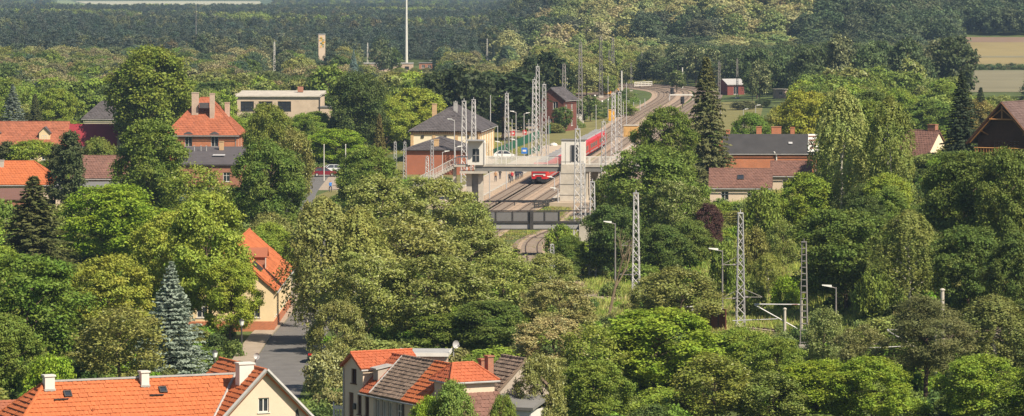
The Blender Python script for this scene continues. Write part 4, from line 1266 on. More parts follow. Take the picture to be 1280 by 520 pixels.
CL = [T(0, -210), T(0, -100), (4.45, 654.8), T(0, 150), gp(800, 150), gp(832, 132), gp(840, 124.5), gp(836, 118.8), gp(815, 114.8), gp(790, 112.2), gp(760, 110), gp(725, 108)]
CL = densify(CL, 9)
RAIL_ME = {}
def track(line, off, label_off=0, bed=3.6, z=0.12, rails=True, bm=BALLAST):
    ln = offset_line(line, off)
    b = ribbon('track_bed', ln, bed, bm, z)
    for s in (-0.7175, 0.7175):
        a = offset_line(ln, s-0.045); c = offset_line(ln, s+0.045); mb = MB()
        for i in range(len(ln)):
            zz = ground(*ln[i])+z
            mb.v += [(a[i][0], a[i][1], zz), (a[i][0], a[i][1], zz+.17), (c[i][0], c[i][1], zz+.17), (c[i][0], c[i][1], zz)]
        for i in range(len(ln)-1):
            k = 4*i
            for j in range(3): mb.f.append((k+j, k+4+j, k+5+j, k+1+j)); mb.m.append(0)
        mb.build('rail', RUST, b)
    mb = MB(); acc = 0
    for i in range(len(ln)-1):
        p, q = Vector(ln[i]), Vector(ln[i+1]); d = (q-p); L_ = d.length; rz = math.atan2(d.y, d.x)
        while acc < L_:
            c = p+d*(acc/L_)
            mb.box((c.x, c.y, ground(c.x, c.y)+z+0.03), (0.26, 2.5, 0.12), 0, rz); acc += 0.75 if c.y < 900 else 1.5
        acc -= L_
    mb.build('sleepers', SLEEP, b, kind='stuff')
    return b
ribbon('ballast', CL, 10.5, BALLAST, 0.06, -0.6)
for off in (-3.0, 0.0, 4.1): track(CL, off)
CR = CL[int(len(CL)*0.28):]
for off in (8.4, 12.6): track(CR, off, bm=BALLAST2)
LOW = densify([T(13, 60), T(12, 0), (11.2, 590), (7.6, 545), gp(690, 292), gp(671, 301), gp(664.5, 310), gp(666, 322), gp(672, 337), (5.5, 440), (10.5, 412), (17, 392), (24.5, 378), (33, 366), (48, 350), (70, 335)], 6)
track(LOW, 0, z=0.15, bm=BALLAST)
LOW2 = offset_line(LOW, -4.6)
ribbon('ballast', LOW, 9.0, BALLAST2, 0.07, -2.0)

def plat(u0, u1, v0, v1):
    mb = MB(); a, b, c, d = T(u0, v0), T(u1, v0), T(u1, v1), T(u0, v1)
    slab(mb, [(a[0], a[1], .62), (b[0], b[1], .62), (c[0], c[1], .62), (d[0], d[1], .62)], 0.7)
    o = mb.build('platform', PLAT, kind='structure')
    for u in (u0+.25, u1-.25):
        e = MB(); p, q = T(u, v0), T(u, v1)
        n = 40
        for i in range(n):
            x0, y0 = p[0]+(q[0]-p[0])*i/n, p[1]+(q[1]-p[1])*i/n; x1, y1 = p[0]+(q[0]-p[0])*(i+.96)/n, p[1]+(q[1]-p[1])*(i+.96)/n
            e.quad((x0-.25, y0, .645), (x0+.25, y0, .645), (x1+.25, y1, .645), (x1-.25, y1, .645))
        e.build('edge_slabs', CONC, o, kind='stuff')
    return o
plat(-11, -4.85, -70, 150); plat(6.0, 13.6, -62, 165)

# ------------------------------------------------------------------ station
def station():
    cx, cy = -6.2-6.15+0.0886*15, 740+15
    s = house('station_house', 'yellow brick station building with dark hipped roof beside the platform', (cx, cy, 0), R(90)+SRZ, 30, 12.3, 6.0, 9.7, 'hip', PALE, SLATE,
              {'left': [(1.6, 1.2, 1.2, 2.0), (4.4, 1.2, 1.2, 2.0), (7.4, 1.2, 1.2, 2.0), (9.8, 1.2, 1.2, 2.0)], 'front': [(1.5+i*3.1, 1.2, 1.2, 2.1) for i in range(9)]},
              hip=6.0, over=0.6, tile=(0.6, 0.5), seed=101)
    b = MB()
    for y in (-6.17, -2.1, 2.1, 6.17): b.box((-15.04, y, 3.0), (0.14, .55, 6.0))
    for i in range(7): b.box((-15+i*5, -6.2, 3.0), (.55, .14, 6.0))
    b.build('pilaster', YELB, s)
    b = MB(); b.box((-15.06, 0, 5.35), (0.12, 12.6, .5)); b.box((0, -6.22, 5.35), (30.2, .12, .5)); b.build('cornice_band', YELB, s)
    b = MB()
    for i in range(31): b.box((-15.14, -6.1+i*.405, 5.55), (.12, .17, .5))
    for i in range(74): b.box((-14.9+i*.405, -6.3, 5.55), (.17, .12, .5))
    b.build('dentils', REDB, s, kind='stuff')
    b = MB()
    for y in (-4.2, 0, 4.2): b.box((-15.1, y, 4.75), (.1, .5, .5))
    b.build('tie_plate', DARKST, s)
    chimney(s, -8.0, -1.2, 8.5, 10.9, .7, .7, ZINC, ZINC, 1); chimney(s, -9.5, 2.6, 7.4, 10.6, .9, .8, YELB, YELB, 0)
    for y in (-2.2, -1.2):
        m = MB(); m.box((-11.4, y, 8.3), (.4, .5, .5)); m.build('roof_vent', SLATE, s)
    RW = mat('red_render', (0.34, 0.125, 0.075), 0.9, 0.12, 0.6, stain=0.15)
    a = house('station_annexe', 'low red rendered annexe with dark hipped roof in front of the station building', (-12.6, 699, 0), R(90)+SRZ, 14, 10.6, 4.3, 6.1, 'hip', RW, SLATE,
              {'front': [(2, 1, 1.1, 1.6), (6, 1, 1.1, 1.6), (10, 1, 1.1, 1.6)]}, hip=5.2, over=0.5, tile=(0.6, 0.5), seed=103)
    chimney(a, -5.6, 0.0, 4.2, 6.0, .8, .8, YELB, YELB, 0)
station()

# ------------------------------------------------------------------ pedestrian overpass with lift towers (one joined structure)
def overpass():
    ox, oy = T(0, -55)
    r = thing('pedestrian_overpass', 'concrete footbridge with white railings and lift towers across the tracks', 'footbridge', (ox, oy, 0), SRZ)
    z0, z1 = 4.95, 5.9
    xl, xr = -5.0, 21.0
    m = MB(); m.box(((xl+xr)/2, 0, (z0+z1)/2), (xr-xl, 2.6, z1-z0)); m.build('deck', GREYF, r)
    m = MB(); m.box(((xl+xr)/2, -1.36, z1-.1), (xr-xl, .12, .28)); m.box(((xl+xr)/2, 1.36, z1-.1), (xr-xl, .12, .28)); m.build('edge_beam', CONC, r)
    w = 1.55; tp = MB()
    tp.box((0, 0, 1.18), (w, .06, .07)); tp.box((0, 0, .12), (w, .05, .05))
    for i in range(9): tp.box((-w/2+.08+i*.17, 0, .65), (.05, .04, 1.0))
    tp.box((-w/2+.03, 0, .55), (.08, .1, 1.25))
    pm = tp.mesh('railing_panel', WHITE)
    n = int((xr-xl)/w)
    for i in range(n):
        x = xl+w*(i+.5)
        put('railing_panel', pm, r, (x, -1.3, z1+.04))
        put('railing_panel', pm, r, (x, 1.3, z1+.04))
    # main lift tower
    tx = 9.7
    m = MB(); m.box((tx, -.1, 3.0), (4.0, 4.0, 6.1), taper=0.87); m.build('tower_base', CONC, r)
    for k in range(3):
        m = MB(); m.box((tx, -2.06+k*.07, 1.5+k*1.6), (4.0-.15*k, .05, .05)); m.build('joint', GREYF, r)
    m = MB(); m.prism([(tx-1.72, 6.05), (tx+1.72, 6.05), (tx+1.72, 9.35), (tx+1.6, 9.62), (tx-1.72, 9.62)], -1.75, 1.75); m.build('lift_shaft', LIFTW, r)
    m = MB(); m.box((tx+.25, -1.77, 7.7), (.95, .06, 2.4)); m.build('glazing', GLASS, r)
    m = MB(); m.box((tx-.28, -1.8, 7.7), (.09, .1, 2.5)); m.box((tx+.78, -1.8, 7.7), (.09, .1, 2.5)); m.box((tx+.25, -1.8, 8.95), (1.1, .1, .09)); m.box((tx+.25, -1.8, 7.7), (.07, .09, 2.4)); m.build('glazing_frame', TGREY, r)
    m = MB(); m.box((tx, 0, 9.68), (3.7, 3.7, .12)); m.build('tower_roof', GREYF, r)
    m = MB()
    for q in (-1.1, 1.1): m.box((tx+q, -1.77, 7.7), (.03, .04, 3.2))
    m.box((tx, -1.77, 6.45), (3.4, .04, .03)); m.build('panel_joint', GREYF, r, kind='stuff')
    # stair beside the main tower
    m = MB()
    for i in range(17): m.box((tx+3.1, 2.2+i*.3, 5.75-i*.34), (1.7, .3, .16))
    for i in range(17): m.box((tx+3.1, 2.2+i*.3, 5.60-i*.34), (1.5, .1, .3))
    m.build('stair', CONC, r)
    m = MB()
    for s in (-.9, .9):
        m.bar((tx+3.1+s, 2.0, 6.9), (tx+3.1+s, 7.2, 1.1), .07)
        for i in range(9): m.bar((tx+3.1+s, 2.1+i*.6, 5.8-i*.68), (tx+3.1+s, 2.1+i*.6, 6.85-i*.68), .05)
    m.build('stair_railing', WHITE, r)
    m = MB()
    for (a, b) in ((2.1, -1.0), (3.9, -1.0), (2.1, 1.0), (3.9, 1.0)): m.box((tx+a, b, 2.5), (.25, .25, 4.9))
    m.box((tx+3.0, -1.1, 2.5), (1.6, .1, .12)); m.bar((tx+2.1, -1.05, .6), (tx+3.9, -1.05, 4.6), .1); m.build('stair_frame', CONC, r)
    # second lift tower at the station side
    sx = -4.9
    m = MB(); m.prism([(sx-1.2, 5.9), (sx+1.25, 5.9), (sx+1.25, 9.2), (sx+1.0, 9.55), (sx-1.2, 9.55)], -1.6, 1.6); m.build('lift_shaft', LIFTW, r)
    m = MB(); m.box((sx+.05, -1.63, 7.35), (1.0, .06, 1.9)); m.build('glazing', GLASS, r)
    m = MB(); m.box((sx+.05, -1.66, 7.35), (.08, .08, 1.9)); m.box((sx+.05, -1.66, 7.35), (1.0, .08, .08)); m.box((sx-.02, -1.62, 9.6), (2.6, 3.4, .12)); m.box((sx+1.28, -1.62, 7.7), (.1, .1, 3.4)); m.build('glazing_frame', TGREY, r)
    m = MB()
    for a, b, w_ in ((-1.1, 0, .8), (.65, -.2, .7), (-0.1, 1.0, .6)): m.box((sx+a, b, 2.45), (w_, .8, 4.95))
    m.build('column', CONC, r)
    m = MB(); m.box((sx-.45, .6, 2.45), (1.2, .2, 4.8)); m.build('dark_panel', TGREY, r)
    m = MB(); m.box((sx-.3, -.1, 4.78), (4.2, 3.0, .34)); m.build('landing_slab', CONC, r)
    # flight down to the left
    fx0, fx1 = sx-1.3, sx-9.5; fz0, fz1 = 5.9, 2.4
    m = MB(); k = 18
    m.box((fx0+.1-1.0, 0, 5.75), (2.2, 2.6, .3))
    for i in range(k):
        t = (i+.5)/k; m.box((fx0-1.6+(fx1-fx0+1.6)*t, 0, fz0-.1+(fz1-fz0)*t), (abs(fx1-fx0+1.6)/k+.01, 2.4, .42))
    m.build('flight', CONC, r)
    m = MB(); m.box((fx1-.2, 0, 1.1), (.8, 2.2, 2.4)); m.box((fx0-2.0, 0, 2.7), (.45, .8, 5.6)); m.build('flight_pier', CONC, r)
    m = MB()
    for s in (-1.2, 1.2):
        m.bar((fx0-1.6, s, fz0+1.15), (fx1, s, fz1+1.15), .09); m.bar((fx0-1.6, s, fz0+.35), (fx1, s, fz1+.35), .06); m.bar((fx0, s, fz0+1.15), (fx0-1.6, s, fz0+1.15), .09)
        for i in range(16):
            t = i/15; x = fx0-1.6+(fx1-fx0+1.6)*t; z = fz0+(fz1-fz0)*t; m.bar((x, s, z), (x, s, z+1.15), .06)
    m.build('stair_railing', WHITE, r)
overpass()

def girder_bridge():
    Y = 481.0; k = Y/F
    x0, x1 = (590-640)*k, (727-640)*k
    r = thing('girder_bridge', 'dark steel bridge with grey mesh panels over the curved track', 'bridge', ((x0+x1)/2, Y, 0), 0)
    hw = (x1-x0)/2
    m = MB(); m.box((0, 0, 5.72), (2*hw, .16, .14)); m.build('top_rail', DARKST, r)
    m = MB(); m.box((0, 0, 4.38), (2*hw, .22, .22)); m.build('girder', DARKST, r)
    m = MB(); m.box((0, 2.2, 4.0), (2*hw, 4.0, .5)); m.build('deck', GREYF, r)
    m = MB(); m.box((0, .12, 3.92), (2*hw, .14, .68)); m.build('edge_panel', TGREY, r)
    m = MB(); m.box((0, 0, 3.52), (2*hw, .2, .12)); m.build('bottom_flange', DARKST, r)
    n = 6; pw = 2.12
    mesh_m = mat('mesh_infill', (0.15, 0.145, 0.145), 0.8, 0.1, 3)
    pm = MB(); pm.box((0, 0, 5.06), (pw-.14, .05, 1.12)); pm = pm.mesh('mesh_panel', mesh_m)
    po = MB(); po.box((0, 0, 5.05), (.13, .16, 1.2)); po = po.mesh('post', DARKST)
    xs = [(px-640)*k-(x0+x1)/2 for px in (598, 620, 641, 661, 681, 699)]
    for i, x in enumerate(xs):
        put('post', po, r, (x, -.02, 0))
        if i < 5:
            q = put('mesh_panel', pm, r, ((x+xs[i+1])/2, .02, 0)); q.scale = ((xs[i+1]-x)/pw, 1, 1)
    m = MB(); m.box(((664.5-640)*k-(x0+x1)/2, -.16, 4.6), (.42, .2, 2.3)); m.build('bracket', DARKST, r)
    m = MB(); m.box((hw-.7, .02, 4.62), (1.7, .08, .14)); m.box((hw-.7, .02, 5.2), (1.7, .06, .06)); m.build('open_railing', DARKST, r)
    for xx in (-hw-.4, hw+.5):
        m = MB(); m.box((xx, 2, 1.8), (1.6, 5, 4.6)); m.build('abutment', CONC, r)
girder_bridge()

# ------------------------------------------------------------------ train
def train():
    x, y = T(0, 0)
    t = thing('regional_train', 'red regional train with dark window band standing under the footbridge', 'train', (x, y, 0.27), SRZ); t.scale = (1, 1, .86)
    L_, gap = 24.0, 0.7
    prof = [(-1.38, 0.95), (1.38, .95), (1.42, 1.6), (1.42, 3.0), (1.3, 3.55), (.95, 3.95), (-.95, 3.95), (-1.3, 3.55), (-1.42, 3.0), (-1.42, 1.6)]
    body = MB(); body.prism(prof, 0, L_)
    bodyn = MB(); bodyn.prism(prof, 2.4, L_)
    # tapered nose
    secs = [(0.0, .86, .70, .62), (0.5, .93, .80, .9), (1.3, .99, .93, 1.0), (2.4, 1, 1, 1)]
    k0 = len(bodyn.v); n = len(prof)
    for yy, sx, sz, _ in secs:
        for px_, pz in prof: bodyn.v.append((px_*sx, yy, .95+(pz-.95)*sz))
    for a in range(3):
        for i in range(n):
            j = (i+1) % n; bodyn.f.append((k0+a*n+i, k0+a*n+j, k0+(a+1)*n+j, k0+(a+1)*n+i)); bodyn.m.append(0)
    bodyn.f.append(tuple(k0+i for i in range(n))); bodyn.m.append(0)
    me, men = body.mesh('carriage', TRED), bodyn.mesh('carriage', TRED)
    und = MB(); und.box((0, L_/2, .62), (2.3, L_-1, .62))
    for yy in (3.2, 4.8, L_-4.8, L_-3.2):
        for s in (-.75, .75): und.tube((s-.07, yy, .44), (s+.07, yy, .44), .44, n=12)
    und = und.mesh('bogies', TDARK)
    rf = MB(); rf.prism([(-.93, 3.955), (.93, 3.955), (.8, 4.12), (-.8, 4.12)], .8, L_-.4)
    for q in range(3): rf.box((0, 5+q*6.5, 4.24), (1.3, 2.4, .28))
    rfn = MB(); rfn.prism([(-.93, 3.955), (.93, 3.955), (.8, 4.12), (-.8, 4.12)], 2.6, L_-.4)
    for q in range(3): rfn.box((0, 6+q*6.2, 4.24), (1.3, 2.4, .28))
    rf, rfn = rf.mesh('roof', TGREY), rfn.mesh('roof', TGREY)
    wn = MB(); wn.box((0, 0, 0), (.05, 1.55, .95)); wn = wn.mesh('window', GLASS)
    dr = MB(); dr.box((0, 0, 0), (.04, 1.35, 2.1)); dr = dr.mesh('door', TRED); dw = MB(); dw.box((0, -.33, .45), (.06, .4, .95)); dw.box((0, .33, .45), (.06, .4, .95)); dw = dw.mesh('door_window', GLASS)
    st = MB(); st.box((0, L_/2+1.2, 1.25), (2.87, L_-3.4, .22)); st = st.mesh('stripe', TGREY)
    for c in range(6):
        y0 = c*(L_+gap)
        b = put('carriage', men if c == 0 else me, t, (0, y0, 0))
        put('bogies', und, b); put('roof', rfn if c == 0 else rf, b); put('stripe', st, b)
        for s in (-1, 1):
            for w_ in range(10):
                yy = 3.6+w_*1.85
                if w_ in (3, 7):
                    d = put('door', dr, b, (s*1.41, yy, 1.95)); put('door_window', dw, b, (s*1.41, yy, 1.95))
                else: put('window', wn, b, (s*1.41, yy, 2.45))
        if c:
            g = MB(); g.box((0, y0-gap/2, 2.2), (2.0, gap+.1, 2.4)); g.build('gangway', TDARK, t)
    f = MB()
    f.poly([(-1.08, -.03, 2.0), (1.08, -.03, 2.0), (.98, .38, 3.05), (-.98, .38, 3.05)]); f.quad((-1.1, .0, 1.98), (1.1, 0, 1.98), (1.08, -.03, 2.0), (-1.08, -.03, 2.0))
    slab(f, [(-1.08, -.06, 2.0), (1.08, -.06, 2.0), (.95, .5, 3.2), (-.95, .5, 3.2)], .05)
    f.build('windscreen', GLASS, t)
    m = MB(); m.box((0, -.03, 1.82), (2.0, .06, .13)); m.build('front_band', WHITE, t)
    for s in (-.85, .85):
        m = MB(); m.box((s, -.05, 1.6), (.34, .1, .16)); m.build('headlight', LAMPG, t)
    m = MB(); m.box((0, -.12, .95), (.8, .3, .85)); m.box((0, -.4, .75), (.35, .5, .35)); m.build('coupler', TDARK, t)
    m = MB(); m.prism([(-1.15, .3), (1.15, .3), (1.2, .95), (-1.2, .95)], .05, 1.2); m.build('snow_plough', TDARK, t)
train()

# ------------------------------------------------------------------ masts, lamps
MAST = {}
def mast_proto(kind):
    if kind in MAST: return MAST[kind]
    h = 11.0; m = LIFTW if kind == 'pale' else GALV if kind in ('lattice', 'switch') else GALVD
    wb, wt = (0.46, 0.25) if kind not in ('slim', 'pale') else (0.32, .18)
    parts = []
    def C(i, z):
        w = wb+(wt-wb)*z/h; sx, sy = ((-1, -1), (1, -1), (1, 1), (-1, 1))[i]
        return (sx*w, sy*w*(0.6 if kind == 'ladder' else 1), z)
    lw = .10
    for i in range(4):
        b = MB(); b.bar(C(i, 0), C(i, h), lw); parts.append(('leg', b.mesh('leg', m)))
    b = MB(); n = 15 if kind != 'ladder' else 17
    for i in range(4):
        j = (i+1) % 4
        for k in range(n):
            za, zb = h*k/n, h*(k+1)/n
            if kind == 'ladder': b.bar(C(i, zb), C(j, zb), .07)
            else:
                b.bar(C(i, za), C(j, zb), .06) if k % 2 else b.bar(C(j, za), C(i, zb), .06)
    parts.append(('bracing', b.mesh('bracing', m)))
    b = MB(); b.box((0, 0, .1), (1.3, 1.3, .6)); parts.append(('foundation', b.mesh('foundation', CONC)))
    b = MB(); b.box((0, 0, h+.05), (2*wt+.14, 2*wt+.14, .1)); b.tube((0, 0, h), (0, 0, h+.4), .05); parts.append(('cap', b.mesh('cap', m)))
    MAST[kind] = parts
    return parts
def mast(kind, px, top, base, label, group, arms=(), Y=None, sx=1.0):
    Y = dist(base) if Y is None else Y
    X = (px-640)*Y/F; z = ground(X, Y); h = H-(top-HZ)*Y/F-z
    nm = {'lattice': 'catenary_mast', 'dark': 'catenary_mast', 'slim': 'catenary_mast', 'pale': 'catenary_mast', 'ladder': 'ladder_mast', 'switch': 'catenary_mast'}[kind]
    o = thing(nm, label, 'mast', (X, Y, z), rnd.uniform(-.25, .25), group)
    k = min(1.1, max(0.68, h/11.0*.85))*sx
    o.scale = (k, k, h/11.0)
    for n_, me in mast_proto(kind): put(n_, me, o)
    for zf, ln, s in arms:
        a = MB(); zz = 11*zf
        a.bar((0, 0, zz), (s*ln, -.3, zz), .06); a.bar((0, 0, zz+.9), (s*ln, -.3, zz+.02), .05); a.tube((s*.45, -.05, zz), (s*.85, -.1, zz), .1, n=6)
        a.build('cantilever', GALVD, o)
    return o
GM = 'lattice catenary masts along the railway'
mast('lattice', 740.5, 228, 350, 'galvanised lattice mast just right of the dark bridge, in front of leafy trees', GM, ((.35, 1.9, -1), (.15, 1.9, -1)))
mast('lattice', 795, 242, 372, 'galvanised lattice mast in front of the dense trees right of the leaning bare trunk', GM, ((.5, 1.9, -1), (.22, 2, -1)))
mast('lattice', 925.5, 267, 412, 'tall galvanised lattice mast on the grassy cutting beside a lamp post', GM, ((.56, 2.1, -1), (.28, 2.4, 1), (.27, 2.2, -1)))
mast('ladder', 1005, 303, 440, 'brown ladder shaped mast with crossbars in front of the dark oak', GM, (), Y=362)
mast('lattice', 690, 306, 372, 'short lattice mast top showing above bushes inside the curved track', GM, (), Y=425)
mast('lattice', 722, 162, 312, 'tall lattice mast standing in front of the main lift tower', GM, ((.3, 1.4, 1),), Y=512)
mast('lattice', 729, 205, 308, 'lattice mast right beside the mast in front of the lift tower', GM, (), Y=520)
mast('lattice', 754.5, 153, 262, 'white lattice mast rising behind the leafy trees right of the lift tower', GM, (), Y=590)
for px, tp, bs, kd, lb in ((767, 118, 208, 'lattice', 'left mast of the close pair beyond the footbridge, right of the train'), (774.5, 116, 206, 'lattice', 'right mast of the close pair beyond the footbridge, right of the train'),
        (633.5, 117, 198, 'lattice', 'pale lattice mast on the verge between station roof and fence'), (668, 100, 200, 'lattice', 'left of the mast cluster above the footbridge'), (672, 84, 196, 'switch', 'tallest of the mast cluster above the footbridge, with crossarm at its top'),
        (680, 106, 200, 'lattice', 'right mast of the cluster above the footbridge'), (705, 81, 162, 'dark', 'weathered mast in front of the red brick lineside house'), (725.5, 54, 155, 'dark', 'tall thin weathered mast right of the white equipment cabinet'),
        (751, 47, 124, 'dark', 'tall weathered mast beside the workers in orange'), (766, 49, 121, 'dark', 'tallest weathered mast at the start of the track curve'), (761.5, 63, 116, 'slim', 'thin mast between the two tall masts at the track curve'),
        (789, 80, 117, 'dark', 'dark mast left of the white barrier at the far curve'), (802.5, 66, 107, 'slim', 'slim mast right behind the white barrier at the far curve'), (859, 68, 112, 'slim', 'slim mast between far curve and the tall spruce'),
        (847.5, 82, 112, 'slim', 'shorter thin mast left of the slim mast near the spruce'), (899, 78, 150, 'slim', 'mast directly right of the tall spruce tip'), (921.5, 74, 130, 'slim', 'mast at the right end of the red barn'),
        (592, 125, 220, 'lattice', 'lattice mast in front of the station roof corner'), (580, 127, 236, 'lattice', 'lattice mast in front of the station cornice left of the lift tower'), (540, 176, 240, 'lattice', 'lattice mast before the middle of the red annexe wall'),
        (534, 196, 243, 'lattice', 'shortest lattice mast before the red annexe, left of the middle one'), (494, 178, 240, 'lattice', 'left mast of the pair left of the red annexe'), (506, 178, 238, 'lattice', 'right mast of the pair left of the red annexe'),
        (343, 53, 95, 'pale', 'pale far mast above the treetops behind the beige block'), (609, 49, 84, 'pale', 'pale far mast left of the hill among yellowish treetops'), (618, 58, 84, 'pale', 'fainter mast just right of the pale far mast at the hill foot'),
        (538.5, 50, 76, 'slim', 'faint far mast right of the tall white pole'), (459.5, 54, 84, 'pale', 'far mast right of the painted tower, above a blue spruce'), (657.5, 50, 80, 'pale', 'far pale mast above the dark round trees at the hill foot'),
        (690, 54, 75, 'slim', 'tiny far mast in pale trees left of the tall weathered mast'), (406, 66, 90, 'slim', 'tiny far mast below the painted tower'), (260, 52, 74, 'pale', 'far pale mast at the edge of the dark far forest')):
    mast(kd, px, tp, bs, lb if kd == 'x' else 'lattice '+lb if not lb.startswith('lattice') and 'lattice' not in lb else lb, GM if px not in () else GM)
def pole(px, top, base, label, w=0.14, m=CONC, Y=None, name='pole', group=None, cross=False):
    Y = dist(base) if Y is None else Y
    X = (px-640)*Y/F; z = ground(X, Y); h = H-(top-HZ)*Y/F-z
    o = thing(name, label, 'pole', (X, Y, z), 0, group)
    b = MB(); b.tube((0, 0, -.3), (0, 0, h), w, w*.75, 10); b.build('shaft', m, o)
    b = MB(); b.lathe([(0, h+.12), (w*.8, h+.08), (w*1.1, h), (w*1.1, h-.06)], n=10); b.build('cap', m, o)
    b = MB(); b.lathe([(w*2, -.2), (w*2, .12), (w*1.2, .16)], n=10); b.build('footing', CONC, o)
    return o
# very tall white pole, its top above the picture
X, Y = gp(508, 84)
o = thing('tall_pole', 'very tall white pole rising out of the far treetops', 'pole', (X, Y, 0), 0)
for i in range(5):
    b = MB(); b.tube((0, 0, i*9-.3), (0, 0, i*9+9), .62-.09*i, .62-.09*(i+1), 12); b.build('pole_section', WHITE, o)
b = MB(); b.lathe([(1.0, -.3), (1.0, .5), (.7, .6)], n=12); b.build('footing', CONC, o)
pole(245, 8, 80, 'thin grey radio mast above the dark far forest', .16, GALVD)
pole(777, 89, 119, 'short white post left of the white barrier by the far curve', .28, WHITE)
pole(853, 85, 116, 'short white post between the far curve and the spruce', .22, WHITE)
pole(189, 55, 80, 'white stub mast above the top of the big poplar', .26, WHITE)
pole(482.5, 70, 86, 'short pale post on the low factory roof line', .2, WHITE)
pole(613, 120, 190, 'thin grey pole in front of the dark round trees by the station', .10, GALV)
pole(1178, 362, 440, 'weathered concrete post standing in the bushes behind the pine', .22, CONC, Y=352)
pole(981, 386, 436, 'short concrete post left of the ladder shaped mast', .16, CONC, Y=366)
for px in (405, 432): pole(px, 181, 226, ('left' if px == 405 else 'right')+' thin white pole in front of the parked cars', .09, WHITE)

def lamp(px, top, base, label, arm=-1, Y=None, m=GALVD, al=1.0, group=None, kind='arm'):
    Y = dist(base) if Y is None else Y
    X = (px-640)*Y/F; z = ground(X, Y); h = H-(top-HZ)*Y/F-z
    o = thing('street_lamp', label, 'lamp post', (X, Y, z), 0, group)
    b = MB(); b.tube((0, 0, -.3), (0, 0, h*.5), .11, .09, 8); b.tube((0, 0, h*.5), (0, 0, h), .09, .06, 8); b.build('post', m, o)
    if kind == 'arm':
        b = MB(); b.tube((0, 0, h-.1), (arm*al*.6, 0, h+.06), .05, n=6); b.build('arm', m, o)
        b = MB(); b.prism([(arm*al*.45, h+.0), (arm*al*1.45, h+.16), (arm*al*1.45, h+.24), (arm*al*.45, h+.2)] if arm > 0 else [(arm*al*1.45, h+.16), (arm*al*.45, h+.0), (arm*al*.45, h+.2), (arm*al*1.45, h+.24)], -.14, .14); b.build('lamp_head', LAMPG, o)
    elif kind == 'lantern':
        b = MB(); b.lathe([(.05, h), (.16, h+.12), (.24, h+.5), (.0, h+.5)], n=8); b.build('lantern', LAMPG, o)
        b = MB(); b.lathe([(.27, h+.5), (.1, h+.66), (0, h+.72)], n=8); b.build('lantern_hood', DARKST, o)
    else:
        b = MB(); b.lathe([(.05, h), (.2, h+.1), (.26, h+.28), (.17, h+.48), (0, h+.52)], n=10); b.build('globe', LAMPG, o)
    return o
lamp(769, 279, 368, 'grey lamp post with arm to the left between the two lattice masts', -1, al=.85)
lamp(903, 313, 412, 'lamp post with white head left of the tall lattice mast on the cutting', -1, al=.9)
lamp(1045, 359, 440, 'lamp post with white head right of the ladder shaped mast', -1, Y=372, al=.9)
lamp(302, 408, 442, 'dark lantern post by the hedge beside the street', kind='lantern', m=DARKST)
lamp(268.5, 448, 500, 'black lantern post behind the ridge of the long orange roof', kind='lantern', m=DARKST, Y=318)
for i, (px, tp, bs, ar, lb) in enumerate(((553, 190, 232, 1, 'lamp post in front of the red annexe centre'), (569, 184, 238, 1, 'lamp post right of the red annexe chimney'), (568, 150, 235, -1, 'tall lamp post with arm left in front of the station house'),
        (646, 175, 214, -1, 'platform lamp post above the waiting people'), (627, 178, 214, -1, 'lamp post on the platform just right of the station tower'), (655, 142, 196, 1, 'lamp post at the bend of the green fence'),
        (645, 140, 200, -1, 'tall lamp post left of the green fence bend'), (693, 222, 240, -1, 'platform lamp right of the train front'), (700, 214, 236, -1, 'second platform lamp right of the train, further back'),
        (697.5, 236, 258, -1, 'low platform lamp left of the lift tower base'), (944, 158, 195, 1, 'lamp post beyond the black roof'), (929, 137, 165, 1, 'lamp post on the far green slope right of the spruce'), (944.5, 132, 165, 1, 'dark post beside the lamp on the far green slope'))):
    lamp(px, tp, bs, lb, ar, m=GALV, al=.8)
for i, (px, tp, bs) in enumerate(((692, 137, 150), (699, 139, 152), (709.5, 133, 150), (718, 134, 152), (717.5, 139, 155), (726.5, 127, 146), (726.7, 138, 152), (735.5, 124, 143), (735.6, 135, 150), (743.5, 121, 140), (744, 131, 146), (752.5, 128, 142), (760, 126, 140))):
    lamp(px, tp, bs, '%s from left of the thin white globe lamps around the white equipment cabinet' % ORD[i], m=GALVD, kind='globe', group='white globe yard lamps by the sidings')
for i, (px, tp, bs) in enumerate(((779, 128, 150), (786, 126, 148), (792, 128, 146), (800, 126, 142), (806, 124, 138))):
    pole(px, tp, bs, '%s from left of five thin grey posts in the scrub inside the track curve' % ORD[i], .1, GALV, group='thin posts along the inner side of the curve')

for px, tp, bs, lb in ((622, 158, 205, 'thin pole beside the white car beyond the footbridge'), (640, 150, 203, 'thin pole on the verge left of the blue platform sign'), (661, 150, 202, 'thin pole left of the mast cluster'), (686, 146, 196, 'thin pole right of the mast cluster'),
        (709, 98, 156, 'thin pole left of the white equipment cabinet'), (745, 132, 178, 'thin pole beside the train right of the lift tower'), (760, 96, 150, 'thin pole left of the yellow cabin'), (783, 104, 160, 'thin pole above the ochre hut'), (612, 214, 250, 'thin white pole on the platform by the station lift tower'), (633, 200, 238, 'thin white pole on the platform left of the waiting group')):
    pole(px, tp, bs, lb, .085, GALV)
